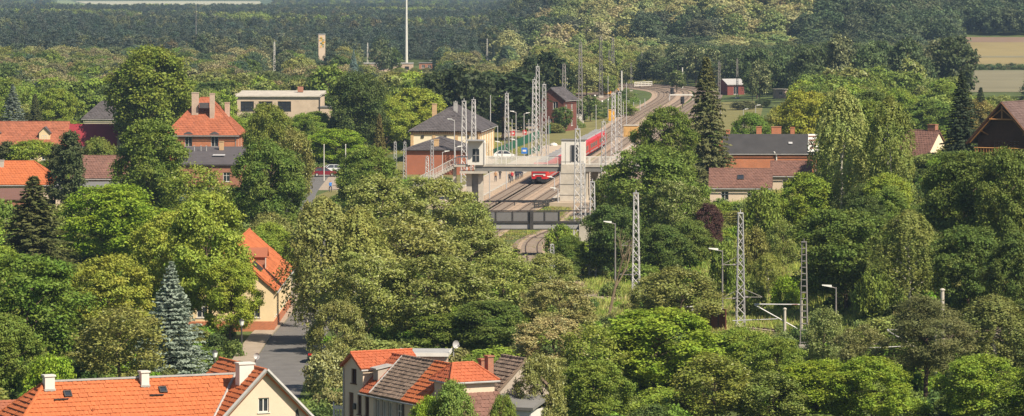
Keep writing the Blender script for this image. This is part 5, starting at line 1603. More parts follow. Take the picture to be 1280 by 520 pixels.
# loose cantilever arms of masts hidden in the bushes
def cantilever(px, py, Y, label, s=1, ln=4.5):
    X = (px-640)*Y/F; z = H-(py-HZ)*Y/F; g = ground(X, Y)
    o = thing('cantilever_mast', label, 'mast', (X+s*ln, Y+.2, g), 0)
    b = MB(); b.tube((0, 0, -.3), (0, 0, z-g+.4), .15, .12, 8); b.build('post', CONC, o)
    b = MB(); zz = z-g; b.bar((0, 0, zz), (-s*ln, -.2, zz+.05), .1); b.build('top_tube', GALV, o)
    b = MB(); b.bar((0, 0, zz-2.4), (-s*ln, -.2, zz), .1); b.build('brace_tube', GALV, o)
    b = MB(); b.bar((-s*ln*.5, -.1, zz-1.3), (-s*(ln+2), -.3, zz-1.45), .07); b.build('registration_arm', GALV, o)
    b = MB()
    for i in range(4): b.lathe([(.06, 0), (.14, .05), (.06, .1)], (-s*(.4+i*.14), 0, zz-.05), 8)
    b.build('insulator', REDBD, o)
cantilever(943, 381, 366, 'pale triangular wire bracket left of the ladder shaped mast', 1, 4.3)
cantilever(1109, 413, 330, 'pale triangular wire bracket sticking out of the pine', 1, 4.0)
cantilever(868, 384, 392, 'small wire bracket left of the lamp post on the cutting', -1, 2.0)

# ------------------------------------------------------------------ lineside things
x, y = gp(694, 164)
house('lineside_house', 'dark red lineside house with slate roof in front of dark trees', (x+.5, y+2, 0), R(68), 8, 6.2, 7.2, 9.6, 'gable', REDBD, SLATE, {'left': [(0.9, 5.0, 1.2, 1.7, 'mull'), (3.6, 5.0, 1.2, 1.7, 'mull'), (2.3, 1.2, 1.2, 1.7)], 'front': [(1, 4.6, 1.1, 1.5), (4.5, 4.6, 1.1, 1.5), (1, 1.2, 1.1, 1.5), (4.5, 1.2, 1.1, 1.5)]}, tile=(.7, .5), over=.5)
def cabinet(px, base, w, h, d, m, label, roofm, rz=0.0, name='equipment_cabinet', cat='cabinet'):
    X, Y = gp(px, base); z = ground(X, Y)
    o = thing(name, label, cat, (X, Y, z), rz)
    b = MB(); b.box((0, 0, h/2), (w, d, h)); b.build('body', m, o)
    b = MB(); b.box((0, 0, h+.06), (w+.2, d+.2, .12)); b.build('roof', roofm, o)
    dm = MB(); dm.box((0, 0, 0), (w*.36, .05, h*.75))
    me = dm.mesh('door', m)
    for s in (-1, 1):
        q = put('door', me, o, (s*w*.22, -d/2-.03, h*.46)); k = MB(); k.box((s*-.1*w, -.04, 0), (.06, .05, .2)); k.build('handle', DARKST, q)
    b = MB(); b.box((0, 0, .06), (w+.1, d+.1, .2)); b.build('plinth', CONC, o)
cabinet(718, 154, 3.5, 2.0, 2.2, WHITE, 'white equipment cabinet on the verge in front of the dark scrub', ZINC, R(-8))
cabinet(690.5, 154, 2.6, 1.5, 2, GALV, 'grey trackside cabinet left of the white equipment cabinet', ZINC, R(-8))
cabinet(764.5, 154, 1.5, 2.8, 1.5, YEL, 'tall yellow cabin beside the tracks', OCHRE, 0, 'yellow_cabin', 'cabin')
cabinet(789, 174, 2.9, 2.5, 4, OCHRE, 'ochre hut at the track edge, half behind a bushy tree', CONC, R(-6), 'trackside_hut', 'hut')
def panel_fence(pts, h, label, m=GREENP, name='panel_fence', step=2.4, post=DARKST):
    P = [gp(*p) for p in pts]; o = thing(name, label, 'fence', (*P[0], 0), 0)
    for (a, b) in zip(P[:-1], P[1:]):
        a, b = Vector(a), Vector(b); L_ = (b-a).length; n = max(1, round(L_/step)); rz = math.atan2((b-a).y, (b-a).x)
        pm = MB(); pm.box((0, 0, h/2+.1), (L_/n-.12, .08, h)); 
        for q in range(3): pm.box((0, -.05, h*(.25+.25*q)), (L_/n-.12, .03, .05))
        pm = pm.mesh('panel', m); po = MB(); po.box((0, 0, h/2+.1), (.12, .14, h+.2)); po = po.mesh('post', post)
        for i in range(n):
            c = a+(b-a)*((i+.5)/n)-Vector(P[0]); put('panel', pm, o, (c.x, c.y, 0), rz)
            c = a+(b-a)*(i/n)-Vector(P[0]); put('post', po, o, (c.x, c.y, 0), rz)
panel_fence([(617, 198.5), (657, 180.5), (674, 173)], 1.7, 'green panel fence running from the station along the verge')
panel_fence([(686, 168), (708, 158)], 1.9, 'green panel fence in front of the dark red lineside house')
panel_fence([(659, 199), (675, 192)], 1.6, 'short green panel fence just above the footbridge railing')
panel_fence([(879, 414), (908, 417)], 2.2, 'reddish brown board fence below the grassy cutting', REDBD, 'board_fence', 1.2)
def rail_fence(pts, h, label, m=WHITE, step=2.2, name='rail_fence'):
    P = [gp(*p) for p in pts]; o = thing(name, label, 'fence', (*P[0], ground(*P[0])), 0)
    for a, b in zip(P[:-1], P[1:]):
        a, b = Vector(a), Vector(b); L_ = (b-a).length; n = max(1, round(L_/step)); rz = math.atan2((b-a).y, (b-a).x)
        po = MB(); po.box((0, 0, h/2), (.14, .14, h)); po = po.mesh('post', m)
        ra = MB(); ra.box((0, 0, 0), (L_, .07, .22)); ra = ra.mesh('rail', m); c = (a+b)/2-Vector(P[0])
        for z in (.3, .62, .94): put('rail', ra, o, (c.x, c.y, h*z), rz)
        for i in range(n+1):
            c = a+(b-a)*(i/n)-Vector(P[0]); put('post', po, o, (c.x, c.y, 0), rz)
rail_fence([(793, 112.5), (815, 111.5)], 1.7, 'white rail barrier at the foot of the dark trees by the far curve')
# lattice gate and board fence by the row houses
g = thing('garden_gate', 'white lattice gate left of the cream row house', 'gate', (gp(422, 515, 4)[0], 276.0, 3.7), R(-25))
for s in (-.55, .55):
    b = MB(); b.box((s, 0, .55), (.08, .08, 1.2)); b.build('gate_post', WHITE, g)
b = MB(); b.box((0, 0, 1.05), (1.05, .05, .07)); b.box((0, 0, .15), (1.05, .05, .07))
for i in range(5): b.bar((-.5+i*.2, 0, .15), (-.3+i*.2, 0, 1.05), .05); b.bar((-.3+i*.2, .02, .15), (-.5+i*.2, .02, 1.05), .05)
b.build('lattice', WHITE, g)
g.location.z = 0; g.scale = (1, 1, 3.6)
def signal(px, top, base, label):
    X, Y = gp(px, base); z = ground(X, Y); h = H-(top-HZ)*Y/F-z
    o = thing('railway_signal', label, 'signal', (X, Y, z), 0)
    b = MB(); b.tube((0, 0, -.2), (0, 0, h-1), .1); b.build('post', DARKST, o)
    b = MB(); b.box((0, 0, h-.9), (1.0, .3, 1.9)); b.build('signal_head', TDARK, o)
    for q in range(2):
        b = MB(); b.tube((0, -.16, h-.5-q*.8), (0, -.42, h-.5-q*.8), .17, n=10); b.build('lens_hood', TDARK, o)
signal(840, 110, 126, 'dark signal head in front of bushes at the top of the curve')
signal(853, 121, 140, 'dark signal head hanging at the right end of the white gantry')
X, Y = gp(837, 131); X2 = (866-640)*Y/F
g = thing('signal_gantry', 'white signal gantry beam across the tracks left of the tall spruce', 'gantry', (X, Y, 0), 0)
hg = H-(118.5-HZ)*Y/F
b = MB(); b.box(((X2-X)/2, 0, hg), (X2-X, .4, .35)); b.build('beam', WHITE, g)
for xx in (0, X2-X):
    b = MB(); b.box((xx, 0, hg/2), (.25, .25, hg)); b.build('leg', GALV, g)
def sign(px, base, h, w, hh, m, label, name='sign'):
    X, Y = gp(px, base); o = thing(name, label, 'sign', (X, Y, ground(X, Y)), 0)
    b = MB(); b.tube((0, 0, -.2), (0, 0, h), .05); b.build('post', GALV, o)
    b = MB(); b.box((0, -.08, h-hh/2), (w, .05, hh)); b.build('board', m, o)
    b = MB(); b.box((0, -.115, h-hh/2), (w*.6, .02, hh*.3)); b.build('symbol', WHITE, o)
sign(655.5, 205, 3.0, 1.1, 1.1, BLUE, 'blue and white platform sign beside the green fence', 'platform_sign')
sign(641, 178, 2.4, .9, 1.0, TRED, 'red and white warning sign on the station road')
sign(655.8, 178, 2.6, .8, 1.0, TRED, 'small red sign right of the lamp post at the green fence bend')
# round yellow things by the track
X, Y = gp(692, 186)
o = thing('concrete_ring', 'pale round tank lid on the grass left of the lift tower', 'tank', (X, Y, 0), 0)
b = MB(); b.lathe([(0, .0), (.75, .0), (.8, .8), (.6, 1.1), (0, 1.2)], n=14); b.build('tank', WHITE, o); b = MB(); b.lathe([(.3, 1.18), (.3, 1.3), (0, 1.32)], n=10); b.build('lid', CONC, o)

# buffer beams / low crossbars between platform and bridge
def low_portal(px0, px1, py, base, label):
    Y = dist(base); x0, x1 = (px0-640)*Y/F, (px1-640)*Y/F; z = H-(py-HZ)*Y/F
    o = thing('platform_barrier', label, 'barrier', (x0, Y, 0), 0)
    b = MB(); b.box(((x1-x0)/2, 0, z), (x1-x0, .18, .2)); b.build('rail', TDARK, o)
    for t in (0, .33, .66, 1):
        b = MB(); b.box(((x1-x0)*t, 0, z/2), (.14, .14, z)); b.build('post', TDARK, o)
low_portal(620, 690, 251, 258, 'dark low barrier rail across the tracks before the bridge')
rail_fence([(668, 262), (700, 256)], 1.1, 'dark railing at the platform end left of the lift tower', DARKST)

# ------------------------------------------------------------------ vehicles
CARM = {}
def car(x, y, rz, col, label, z=None, group=None):
    if not CARM:
        side = [(-2.1, .35), (2.05, .35), (2.12, .62), (2.0, .82), (1.15, .95), (.45, 1.42), (-1.15, 1.45), (-1.85, .98), (-2.12, .9), (-2.15, .5)]
        b = MB(); lo = [(-2.15, .32), (2.1, .32), (2.16, .6), (2.02, .8), (1.1, .93), (-1.85, .97), (-2.14, .88), (-2.18, .5)]
        b.prism(lo, -.86, .86); CARM['body'] = b.mesh('body', PAINT)
        c = MB(); P = [(1.15, .92), (.42, 1.42), (-1.2, 1.45), (-1.85, .95)]
        k = len(c.v)
        for x_, z_ in P: c.v += [(x_, -.84 if z_ < 1.2 else -.66, z_), (x_, .84 if z_ < 1.2 else .66, z_)]
        for q in [(0, 2, 4, 6), (7, 5, 3, 1), (0, 1, 3, 2), (2, 3, 5, 4), (4, 5, 7, 6)]: c.f.append(q); c.m.append(0)
        CARM['cabin_glass'] = c.mesh('cabin_glass', GLASS)
        r = MB(); slab(r, [(.40, -.64, 1.45), (.40, .64, 1.45), (-1.2, .64, 1.475), (-1.2, -.64, 1.475)][::-1], .04)
        for s in (-1, 1):
            r.bar((.42, s*.66, 1.43), (1.15, s*.84, .93), .06); r.bar((-.35, s*.675, 1.43), (-.42, s*.85, .94), .08); r.bar((-1.2, s*.66, 1.44), (-1.85, s*.84, .96), .09)
        CARM['roof'] = r.mesh('roof', PAINT)
        w = MB(); w.tube((0, -.1, 0), (0, .1, 0), .31, n=14); CARM['wheel'] = w.mesh('wheel', RUBBER)
        h = MB(); h.tube((0, -.11, 0), (0, .11, 0), .19, n=10); CARM['rim'] = h.mesh('rim', ZINC)
        l = MB(); l.box((0, 0, 0), (.08, .34, .14)); CARM['headlight'] = l.mesh('headlight', LAMPG); l = MB(); l.box((0, 0, 0), (.07, .3, .18)); CARM['tail_light'] = l.mesh('tail_light', TRED)
        p = MB(); p.box((2.16, 0, .45), (.06, 1.5, .16)); p.box((-2.18, 0, .45), (.06, 1.5, .16)); CARM['bumper'] = p.mesh('bumper', TDARK)
    o = thing('parked_car', label, 'car', (x, y, ground(x, y)+.05 if z is None else z), rz, group)
    for n_ in ('body', 'roof'): put(n_, CARM[n_], o).color = (*col, 1)
    put('cabin_glass', CARM['cabin_glass'], o); put('bumper', CARM['bumper'], o)
    for sx in (-1.3, 1.32):
        for sy in (-.8, .8):
            w = put('wheel', CARM['wheel'], o, (sx, sy, .31)); put('rim', CARM['rim'], w)
    for sy in (-.62, .62):
        put('headlight', CARM['headlight'], o, (2.12, sy, .66)); put('tail_light', CARM['tail_light'], o, (-2.15, sy, .74))
x, y = gp(405, 221); car(x, y, R(8), (.16, .01, .02), 'maroon car parked under the bright trees', z=.09)
x, y = gp(419, 217); car(x, y, R(15), (.6, .62, .64), 'silver white car parked right of the maroon car', z=.09)
x, y = gp(421, 214); car(x-4.5, y+5, R(10), (.03, .03, .035), 'dark car parked behind the maroon car', z=.09)
x, y = gp(631, 199); car(x, y, R(5), (.75, .75, .75), 'white car behind the footbridge railing near the green fence', z=.1)
x, y = gp(376, 452); car(x+1.75, y, R(84), (.02, .02, .022), 'black car standing at the shaded right edge of the street', z=.08)

def excavator():
    x, y = gp(758, 121); o = thing('excavator', 'small orange excavator at work near the far track curve', 'excavator', (x, y, .05), R(20))
    for s in (-.9, .9):
        b = MB(); b.prism([(-1.5, .1), (-1.3, 0), (1.3, 0), (1.5, .1), (1.5, .5), (1.2, .7), (-1.2, .7), (-1.5, .5)], s-.25, s+.25); b.build('crawler', RUBBER, o)
    b = MB(); b.prism([(-1.7, .75), (.9, .75), (.9, 1.3), (-.2, 1.5), (-1.5, 1.7), (-1.8, 1.3)], -1.0, 1.0); b.build('upper_body', YEL, o)
    b = MB(); b.prism([(-.2, 1.3), (.95, 1.3), (1.1, 1.9), (.8, 2.8), (-.2, 2.8)], .1, 1.0); c = b.build('cab', GLASS, o)
    b = MB(); b.box((.3, .55, 2.85), (1.2, 1.0, .1)); b.build('cab_roof', YEL, c)
    b = MB(); b.bar((.8, -.4, 1.2), (2.6, -.4, 3.3), .34); b.build('boom', YEL, o); b = MB(); b.bar((2.55, -.4, 3.3), (3.9, -.4, 1.6), .26); b.build('dipper', YEL, o)
    b = MB(); b.prism([(3.6, .8), (4.3, 1.0), (4.1, 1.7), (3.8, 1.6)], -.85, .05); b.build('bucket', DARKST, o)
excavator()

# ------------------------------------------------------------------ people
def person_mesh(step=0.0, arm=0.0):
    J = [((0, 0, .98), .14), ((0, 0, 1.18), .13), ((0, 0, 1.40), .15), ((0, -.01, 1.54), .06), ((0, -.02, 1.66), .10), ((0, -.02, 1.76), .085)]
    E = [(0, 1), (1, 2), (2, 3), (3, 4), (4, 5)]
    def chain(root, pts):
        a = root
        for p, r in pts:
            J.append((p, r)); E.append((a, len(J)-1)); a = len(J)-1
    for s in (-1, 1):
        st = step*s
        chain(0, [((s*.10, 0, .90), .10), ((s*.11, -st*.22, .50), .075), ((s*.11, -st*.10+.06*abs(step)+.0, .09), .05), ((s*.12, -st*.10-.14, .04), .045)])
        chain(2, [((s*.20, 0, 1.42), .065), ((s*.25, .03+st*.1, 1.13), .05), ((s*.24, -.06-arm*.2+st*.14, .90+arm*.16), .04), ((s*.235, -.08-arm*.24+st*.15, .80+arm*.2), .035)])
    me = bpy.data.meshes.new('person_frame'); me.from_pydata([j[0] for j in J], E, [])
    ob = bpy.data.objects.new('person_frame', me); COL.objects.link(ob)
    sk = ob.modifiers.new('skin', 'SKIN'); sk.use_smooth_shade = True
    for i, v in enumerate(me.skin_vertices[0].data): v.radius = (J[i][1], J[i][1]); v.use_root = (i == 0)
    sub = ob.modifiers.new('sub', 'SUBSURF'); sub.levels = 1; sub.render_levels = 1
    dg = bpy.context.evaluated_depsgraph_get(); dg.update()
    m2 = bpy.data.meshes.new_from_object(ob.evaluated_get(dg))
    bpy.data.objects.remove(ob)
    m2.name = 'person_body'; m2.materials.clear()
    for m in (CLOTH, mat('trousers', (.03, .035, .06), .9, .1, 5), SKIN, HAIR, RUBBER): m2.materials.append(m)
    for p in m2.polygons:
        c = p.center
        p.material_index = 4 if c.z < .1 else 1 if c.z < .96 and abs(c.x) < .19 else 2 if (c.z < .93 or 1.5 < c.z < 1.72 and c.y < .03) else 3 if c.z > 1.58 else 2 if c.z > 1.5 else 0
    return m2
PM = [person_mesh(0, .0), person_mesh(1.0, .1), person_mesh(.1, .8)]
def person(x, y, z, rz, col, label, k=0, group=None, s=1.0):
    o = put('person', PM[k], None, (x, y, z), rz); o.color = (*col, 1); o.scale = (s, s, s)
    return tag(o, label, 'person', group)
zp = .63
for i, (px, py, col, k, lb) in enumerate(((641, 227, (.45, .03, .04), 0, 'person in a red top at the front of the waiting group'), (646, 225.5, (.02, .025, .05), 2, 'person in dark clothes left of centre in the waiting group'), (648.5, 224.5, (.02, .02, .03), 0, 'person in black standing in the middle of the waiting group'),
        (651, 223.5, (.03, .04, .08), 1, 'person in navy at the back of the waiting group'), (653.5, 222, (.3, .3, .3), 0, 'person in grey nearest the train'), (638, 229, (.05, .05, .06), 1, 'person in dark clothes walking ahead of the waiting group'), (620.5, 227, (.35, .2, .1), 0, 'person in tan standing by the yellow wall under the footbridge'), (626, 224, (.03, .03, .03), 2, 'person in dark clothes beside the lamp post under the footbridge'))):
    X, Y = gp(px-1.0, py, zp); person(X, Y, zp, rnd.uniform(-.6, .6), col, lb, k)
for px, py, lb, k in ((734, 112.5, 'worker in orange standing left on the works yard', 0), (755.5, 112, 'worker in orange next to the tall weathered mast', 2), (764, 121, 'worker in orange by the excavator', 1)):
    X, Y = gp(px, py); person(X, Y, .06, rnd.uniform(-1, 1), (.75, .13, .02), lb, k, s=1.05)
X, Y = gp(413, 240); 
person(X, Y, .03, .5, (.05, .2, .55), 'person in a bright blue top on the path below the parked cars', 1)

from mathutils import noise as mnoise

# ------------------------------------------------------------------ trees: the ones that carry the picture, each placed by hand
# kind, photo column, top row, base row (sets the distance), width in photo px, leaf colour, label
LIME = (.098, .142, .028); YG = (.088, .138, .024); BRI = (.075, .140, .018); MID = (.062, .10, .022); DRK = (.036, .062, .018); OLV = (.085, .105, .034)
ROB = (.088, .120, .038); BIR = (.098, .128, .046); SPR = (.034, .050, .022); BLU = (.105, .150, .150); PIN = (.045, .060, .026); GOLD = (.115, .12, .04)
G1, G2, G3, G4, G5 = 'trees around the left hand houses', 'trees of the central thicket', 'trees on the right hand slope', 'trees around the station', 'bushes in the foreground'
HERO = [
 ('poplar', 189, 62, 207, 124, (.062, .092, .018), 'very large round olive green tree standing behind the left houses', G1),
 ('dense', 186, 152, 290, 112, (.048, .085, .018), 'dense dark green maple left of the orange villa', G1),
 ('broad', 142, 233, 345, 138, BRI, 'bright green broadleaf tree right of the big dark spruce', G1),
 ('spruce', 42, 218, 362, 124, (.040, .055, .022), 'big dark green spruce at the left edge', G1),
 ('dense', 262, 246, 425, 132, LIME, 'large yellow green lime tree in front of the yellow house', G1),
 ('dense', 208, 268, 415, 96, LIME, 'yellow green lime tree joined to the left of the largest lime', G1),
 ('dense', 288, 325, 432, 78, (.10, .14, .024), 'yellow green lime tree hanging over the pavement beside the yellow house', G1),
 ('broad', 32, 322, 478, 165, (.052, .096, .018), 'wide mid green tree at the left edge above the annexe', G1),
 ('dense', 136, 322, 460, 130, (.105, .138, .028), 'rounded lime green tree left of the blue spruce', G1),
 ('loose', 150, 386, 495, 128, OLV, 'grey green leafy tree right behind the left end of the orange roof', G1),
 ('blue', 214, 325, 478, 116, (.098, .132, .122), 'large silvery blue spruce left of the street', G1),
 ('shrub', 64, 446, 520, 66, BRI, 'bright green bush behind the annexe roof', G5),
 ('broad', 2, 395, 505, 100, MID, 'mid green tree cut by the left edge just above the annexe', G1),
 ('thuja', 88, 166, 280, 40, SPR, 'dark column shaped conifer between terracotta roof and brown roof', G1),
 ('thuja', 72, 182, 268, 30, SPR, 'narrow dark conifer left of the tall column shaped conifer', G1),
 ('thuja', 9, 178, 249, 32, SPR, 'dark narrow conifer below the terracotta roof at the left edge', G1),
 ('broad', 40, 177, 249, 92, (.07, .115, .02), 'fresh green round tree in front of the long terracotta roof', G1),
 ('broad', 124, 174, 262, 54, (.07, .10, .025), 'light green tree in front of the maroon roof', G1),
 ('loose', 245, 208, 312, 98, (.085, .125, .025), 'light green loose tree below the red annexe wall of the villa', G1),
 ('blue', 229, 232, 298, 26, BLU, 'small pale blue spruce below the red annexe wall', G1),
 ('dense', 336, 178, 318, 104, (.046, .08, .018), 'dense deep green maple in front of the beige block', G1),
 ('broad', 336, 132, 240, 64, (.072, .10, .022), 'broad mid green tree between orange villa and beige block', G1),
 ('loose', 366, 163, 272, 52, OLV, 'olive tree below the right end of the beige block', G1),
 ('thuja', 388, 150, 210, 14, MID, 'small pointed green conifer in front of the beige block', G1),
 ('dense', 420, 162, 213, 84, BRI, 'bright green trimmed tree shading the parked cars', G1),
 ('dense', 396, 170, 213, 50, BRI, 'bright green tree over the left parked car', G1),
 ('broad', 445, 92, 196, 78, (.034, .058, .018), 'dark round oak behind the bright car park trees', G1),
 ('broad', 410, 82, 157, 56, MID, 'mid green tree above the right end of the beige block', G1),
 ('broad', 520, 112, 189, 92, (.098, .140, .026), 'yellow green round tree behind the station house', G4),
 ('broad', 483, 122, 192, 62, YG, 'yellow green tree left of the yellow green round tree by the station', G4),
 ('spruce', 474, 140, 240, 34, (.06, .066, .026), 'slender brownish spruce left of the station house', G1),
 ('broad', 462, 186, 288, 92, (.055, .092, .02), 'mid green tree left of the red annexe', G1),
 ('broad', 448, 205, 290, 54, (.05, .085, .02), 'mid green tree below the car park', G1),
 ('dense', 572, 84, 180, 78, (.015, .027, .012), 'very dark round tree behind the station roof', G4),  # the very dark trees by the station have cloud shade in their tint
 ('dense', 628, 92, 176, 112, (.016, .029, .012), 'widest of the very dark round trees behind the station road', G4),
 ('dense', 682, 67, 158, 78, (.013, .024, .011), 'tallest very dark round tree behind the red lineside house', G4),
 ('dense', 655, 84, 166, 50, (.015, .026, .012), 'very dark round tree left of the red lineside house', G4),
 ('dense', 545, 92, 180, 62, (.017, .03, .012), 'very dark round tree left behind the station ridge', G4),
 ('blue', 442, 61, 120, 26, (.07, .11, .12), 'dusky blue spruce in the far belt below the painted tower', G1),
 ('spruce', 44, 116, 184, 36, SPR, 'dark pointed spruce standing above the terracotta roof', G1),
 ('blue', 16, 104, 186, 62, (.06, .085, .08), 'grey blue conifer at the far left edge above the terracotta roof', G1),
 # centre
 ('birch', 403, 246, 432, 104, BIR, 'big drooping birch with white stems right of the yellow house', G2),
 ('birch', 384, 252, 410, 34, BIR, 'slim drooping birch touching the yellow house roof', G2),
 ('birch', 448, 258, 432, 92, (.096, .120, .038), 'birch right of the biggest drooping birch', G2),
 ('robinia', 474, 222, 352, 128, ROB, 'flowering robinia below the red station annexe', G2),
 ('robinia', 545, 224, 338, 118, ROB, 'flowering robinia left of the dark steel bridge', G2),
 ('loose', 588, 250, 345, 78, ROB, 'loose robinia whose branches reach the left end of the dark bridge', G2),
 ('robinia', 510, 272, 405, 158, (.10, .120, .04), 'large flowering robinia in the middle of the thicket', G2),
 ('robinia', 588, 286, 385, 122, ROB, 'flowering robinia below the dark steel bridge', G2),
 ('robinia', 458, 318, 446, 120, ROB, 'flowering robinia right of the birches above the row houses', G2),
 ('robinia', 545, 322, 446, 156, ROB, 'flowering robinia with open crown above the row of houses', G2),
 ('loose', 628, 318, 408, 104, (.085, .115, .034), 'loose green tree below the track curve', G2),
 ('broad', 612, 378, 455, 112, (.042, .072, .018), 'dark green tree right above the old weathered roof', G2),
 ('broad', 560, 392, 452, 90, (.055, .088, .02), 'mid green tree behind the flat roofed brick building', G2),
 ('robinia', 422, 378, 492, 78, (.09, .115, .04), 'robinia with white blossom over the street edge left of the cream row house', G2),
 ('flower_shrub', 408, 440, 500, 60, (.10, .125, .05), 'white flowering bush on the grass by the street', G5),
 ('robinia', 684, 318, 398, 84, ROB, 'flowering robinia below the short lattice mast top', G2),
 ('robinia', 700, 352, 428, 112, (.11, .125, .05), 'pale flowering robinia left of the leaning bare trunk', G2),
 ('robinia', 690, 398, 480, 108, (.125, .135, .065), 'whitest flowering robinia right of the old weathered roof', G2),
 ('robinia', 678, 446, 520, 92, (.09, .12, .04), 'flowering robinia at the bottom edge right of the white shed', G2),
 ('broad', 564, 479, 622, 72, (.07, .115, .03), 'green bush in front of the square tower house', G5),
 ('broad', 536, 497, 618, 58, BRI, 'small bright bush in front of the orange tile strip', G5),
 ('broad', 630, 496, 620, 44, MID, 'climbing bush between tower house and white shed', G5),
 # right of the tracks
 ('broad', 812, 186, 318, 128, (.05, .084, .02), 'large green tree right of the footbridge end', G3),
 ('broad', 765, 218, 312, 66, (.048, .082, .02), 'green tree covering the right end of the footbridge', G3),
 ('robinia', 846, 228, 335, 92, (.058, .088, .026), 'green tree with cream blossom left of the copper beech', G3),
 ('dense', 832, 136, 262, 86, (.05, .085, .018), 'round green maple left of the tall spruce', G3),
 ('spruce', 883, 68, 250, 82, (.055, .066, .030), 'very tall golden tipped spruce in front of the far wood', G3),
 ('broad', 886, 256, 330, 44, (.040, .024, .022), 'copper beech with dark red leaves left of the brown roof', G3),
 ('broad', 768, 258, 352, 78, (.034, .06, .018), 'dark green tree behind the leaning bare trunk', G3),
 ('broad', 826, 282, 352, 74, (.038, .066, .018), 'dark green tree right of the second lattice mast', G3),
 ('broad', 862, 276, 342, 58, (.046, .078, .02), 'green tree below the copper beech', G3),
 ('broad', 1006, 218, 300, 88, (.07, .115, .02), 'fresh green tree in front of the smaller brown roof', G3),
 ('robinia', 678, 446, 602, 84, (.09, .115, .04), 'flowering robinia against the right end of the old weathered roof', G2),
 ('shrub', 955, 238, 315, 52, MID, 'bush in front of the brown tile roof', G3),
 ('birch', 1052, 110, 285, 84, BIR, 'tall birch with white stem right of the black roof', G3),
 ('birch', 1112, 120, 282, 66, (.072, .105, .03), 'tall dense birch left of the red tile roof', G3),
 ('broad', 1010, 116, 215, 82, (.11, .14, .024), 'yellow green round tree behind the black roof', G3),
 ('broad', 938, 142, 212, 56, (.062, .11, .022), 'bright green tree behind the left end of the black roof', G3),
 ('loose', 975, 136, 205, 50, (.10, .13, .035), 'pale green tree behind the brick chimneys', G3),
 ('broad', 1162, 126, 186, 84, (.058, .10, .024), 'green tree behind the red tile roof', G3),
 ('loose', 1221, 124, 186, 46, GOLD, 'golden green tree left of the chalet gable', G3),
 ('broad', 1208, 192, 330, 112, (.036, .066, .016), 'dark green tree below the chalet', G3),
 ('broad', 1258, 188, 330, 88, (.05, .08, .02), 'green tree in front of the chalet at the right edge', G3),
 ('broad', 1180, 206, 300, 70, (.068, .105, .022), 'fresh green tree right of the dense birch', G3),
 ('broad', 1056, 264, 395, 132, (.038, .068, .016), 'dark broad oak right of the ladder shaped mast', G3),
 ('birch', 1136, 262, 392, 88, (.075, .10, .03), 'drooping birch right of the dark broad oak', G3),
 ('broad', 1210, 285, 395, 112, (.036, .064, .016), 'dark green tree in the hollow below the chalet', G3),
 ('broad', 1268, 290, 405, 86, (.034, .06, .016), 'darkest tree at the right edge below the chalet', G3),
 ('birch', 1242, 368, 478, 112, (.066, .088, .03), 'olive birch at the right edge above the bright maple', G3),
 ('pine', 1158, 372, 500, 116, (.062, .076, .034), 'dark layered pine with the wire bracket in front of it', G3),
 ('broad', 1228, 446, 545, 118, (.075, .125, .02), 'bright maple in the bottom right corner', G3),
 ('broad', 822, 388, 505, 178, (.088, .14, .02), 'largest bright green tree at the bottom centre right', G3),
 ('loose', 742, 408, 510, 90, (.085, .12, .026), 'yellowish leafy tree left of the largest bright green tree', G3),
 ('broad', 742, 452, 545, 96, (.07, .11, .022), 'green tree at the bottom edge left of the largest bright green tree', G3),
 ('loose', 850, 336, 425, 112, (.088, .11, .036), 'robinia behind the largest bright green tree', G3),
 ('robinia', 822, 344, 418, 66, ROB, 'flowering robinia at the foot of the second lattice mast', G3),
 ('broad', 924, 412, 500, 92, (.064, .108, .02), 'green tree below the tall lattice mast on the cutting', G3),
 ('loose', 892, 444, 540, 108, (.075, .105, .024), 'leafy tree at the bottom edge right of the largest bright green tree', G3),
 ('broad', 972, 424, 515, 88, (.058, .10, .02), 'green tree below the ladder shaped mast', G3),
 ('loose', 1030, 386, 480, 58, (.075, .105, .04), 'upright light green bush tree right of the ladder shaped mast', G3),
 ('broad', 1022, 452, 540, 118, (.068, .118, .016), 'bright green tree at the bottom edge left of the pine', G3),
 ('broad', 1090, 448, 545, 108, (.064, .112, .016), 'bright green spreading tree under the pine', G3),
 ('robinia', 1078, 408, 492, 74, (.085, .10, .04), 'pale flowering robinia left of the pine', G3),
 ('loose', 965, 466, 545, 96, (.058, .09, .024), 'leafy tree at the bottom edge below the ladder shaped mast', G3),
 ('birch', 960, 316, 372, 42, (.085, .115, .032), 'small feathery birch on the grassy slope', G3),
 ('shrub', 906, 304, 376, 44, MID, 'rounded bush high on the grassy slope right of the lamp post', G3),
 ('shrub', 944, 286, 348, 44, OLV, 'olive bush behind the tall lattice mast on the cutting', G3),
 ('loose', 978, 276, 350, 48, (.07, .105, .03), 'small leafy tree between tall lattice mast and dark oak', G3),
 ('shrub', 938, 352, 400, 40, (.075, .11, .03), 'pale bush right of the foot of the tall lattice mast', G3),
 ('shrub', 984, 346, 392, 40, BRI, 'bright bush on the slope left of the ladder shaped mast', G3),
 ('shrub', 912, 306, 372, 40, MID, 'small bush on the slope left of the tall lattice mast', G3),
 ('shrub', 1094, 338, 408, 50, MID, 'bush under the birch right of the dark oak', G3),
 ('broad', 1195, 47, 128, 62, (.026, .042, .018), 'large dark round tree at the left end of the field', G3),
 ('spruce', 1203, 86, 205, 60, (.02, .034, .02), 'dark spruce in front of the meadow left of the chalet', G3),
 ('spruce', 1226, 108, 186, 38, (.022, .036, .02), 'shorter dark spruce right of the dark field spruce', G3),
 ('broad', 703, 134, 166, 26, DRK, 'dark bushy tree in front of the red lineside house', G4),
 ('loose', 738, 120, 152, 30, DRK, 'dark bushy tree right of the white equipment cabinet', G4),
 ('shrub', 724, 134, 152, 24, MID, 'bush behind the white equipment cabinet', G4),
 ('shrub', 780, 128, 146, 34, MID, 'scrubby bush inside the track curve', G4),
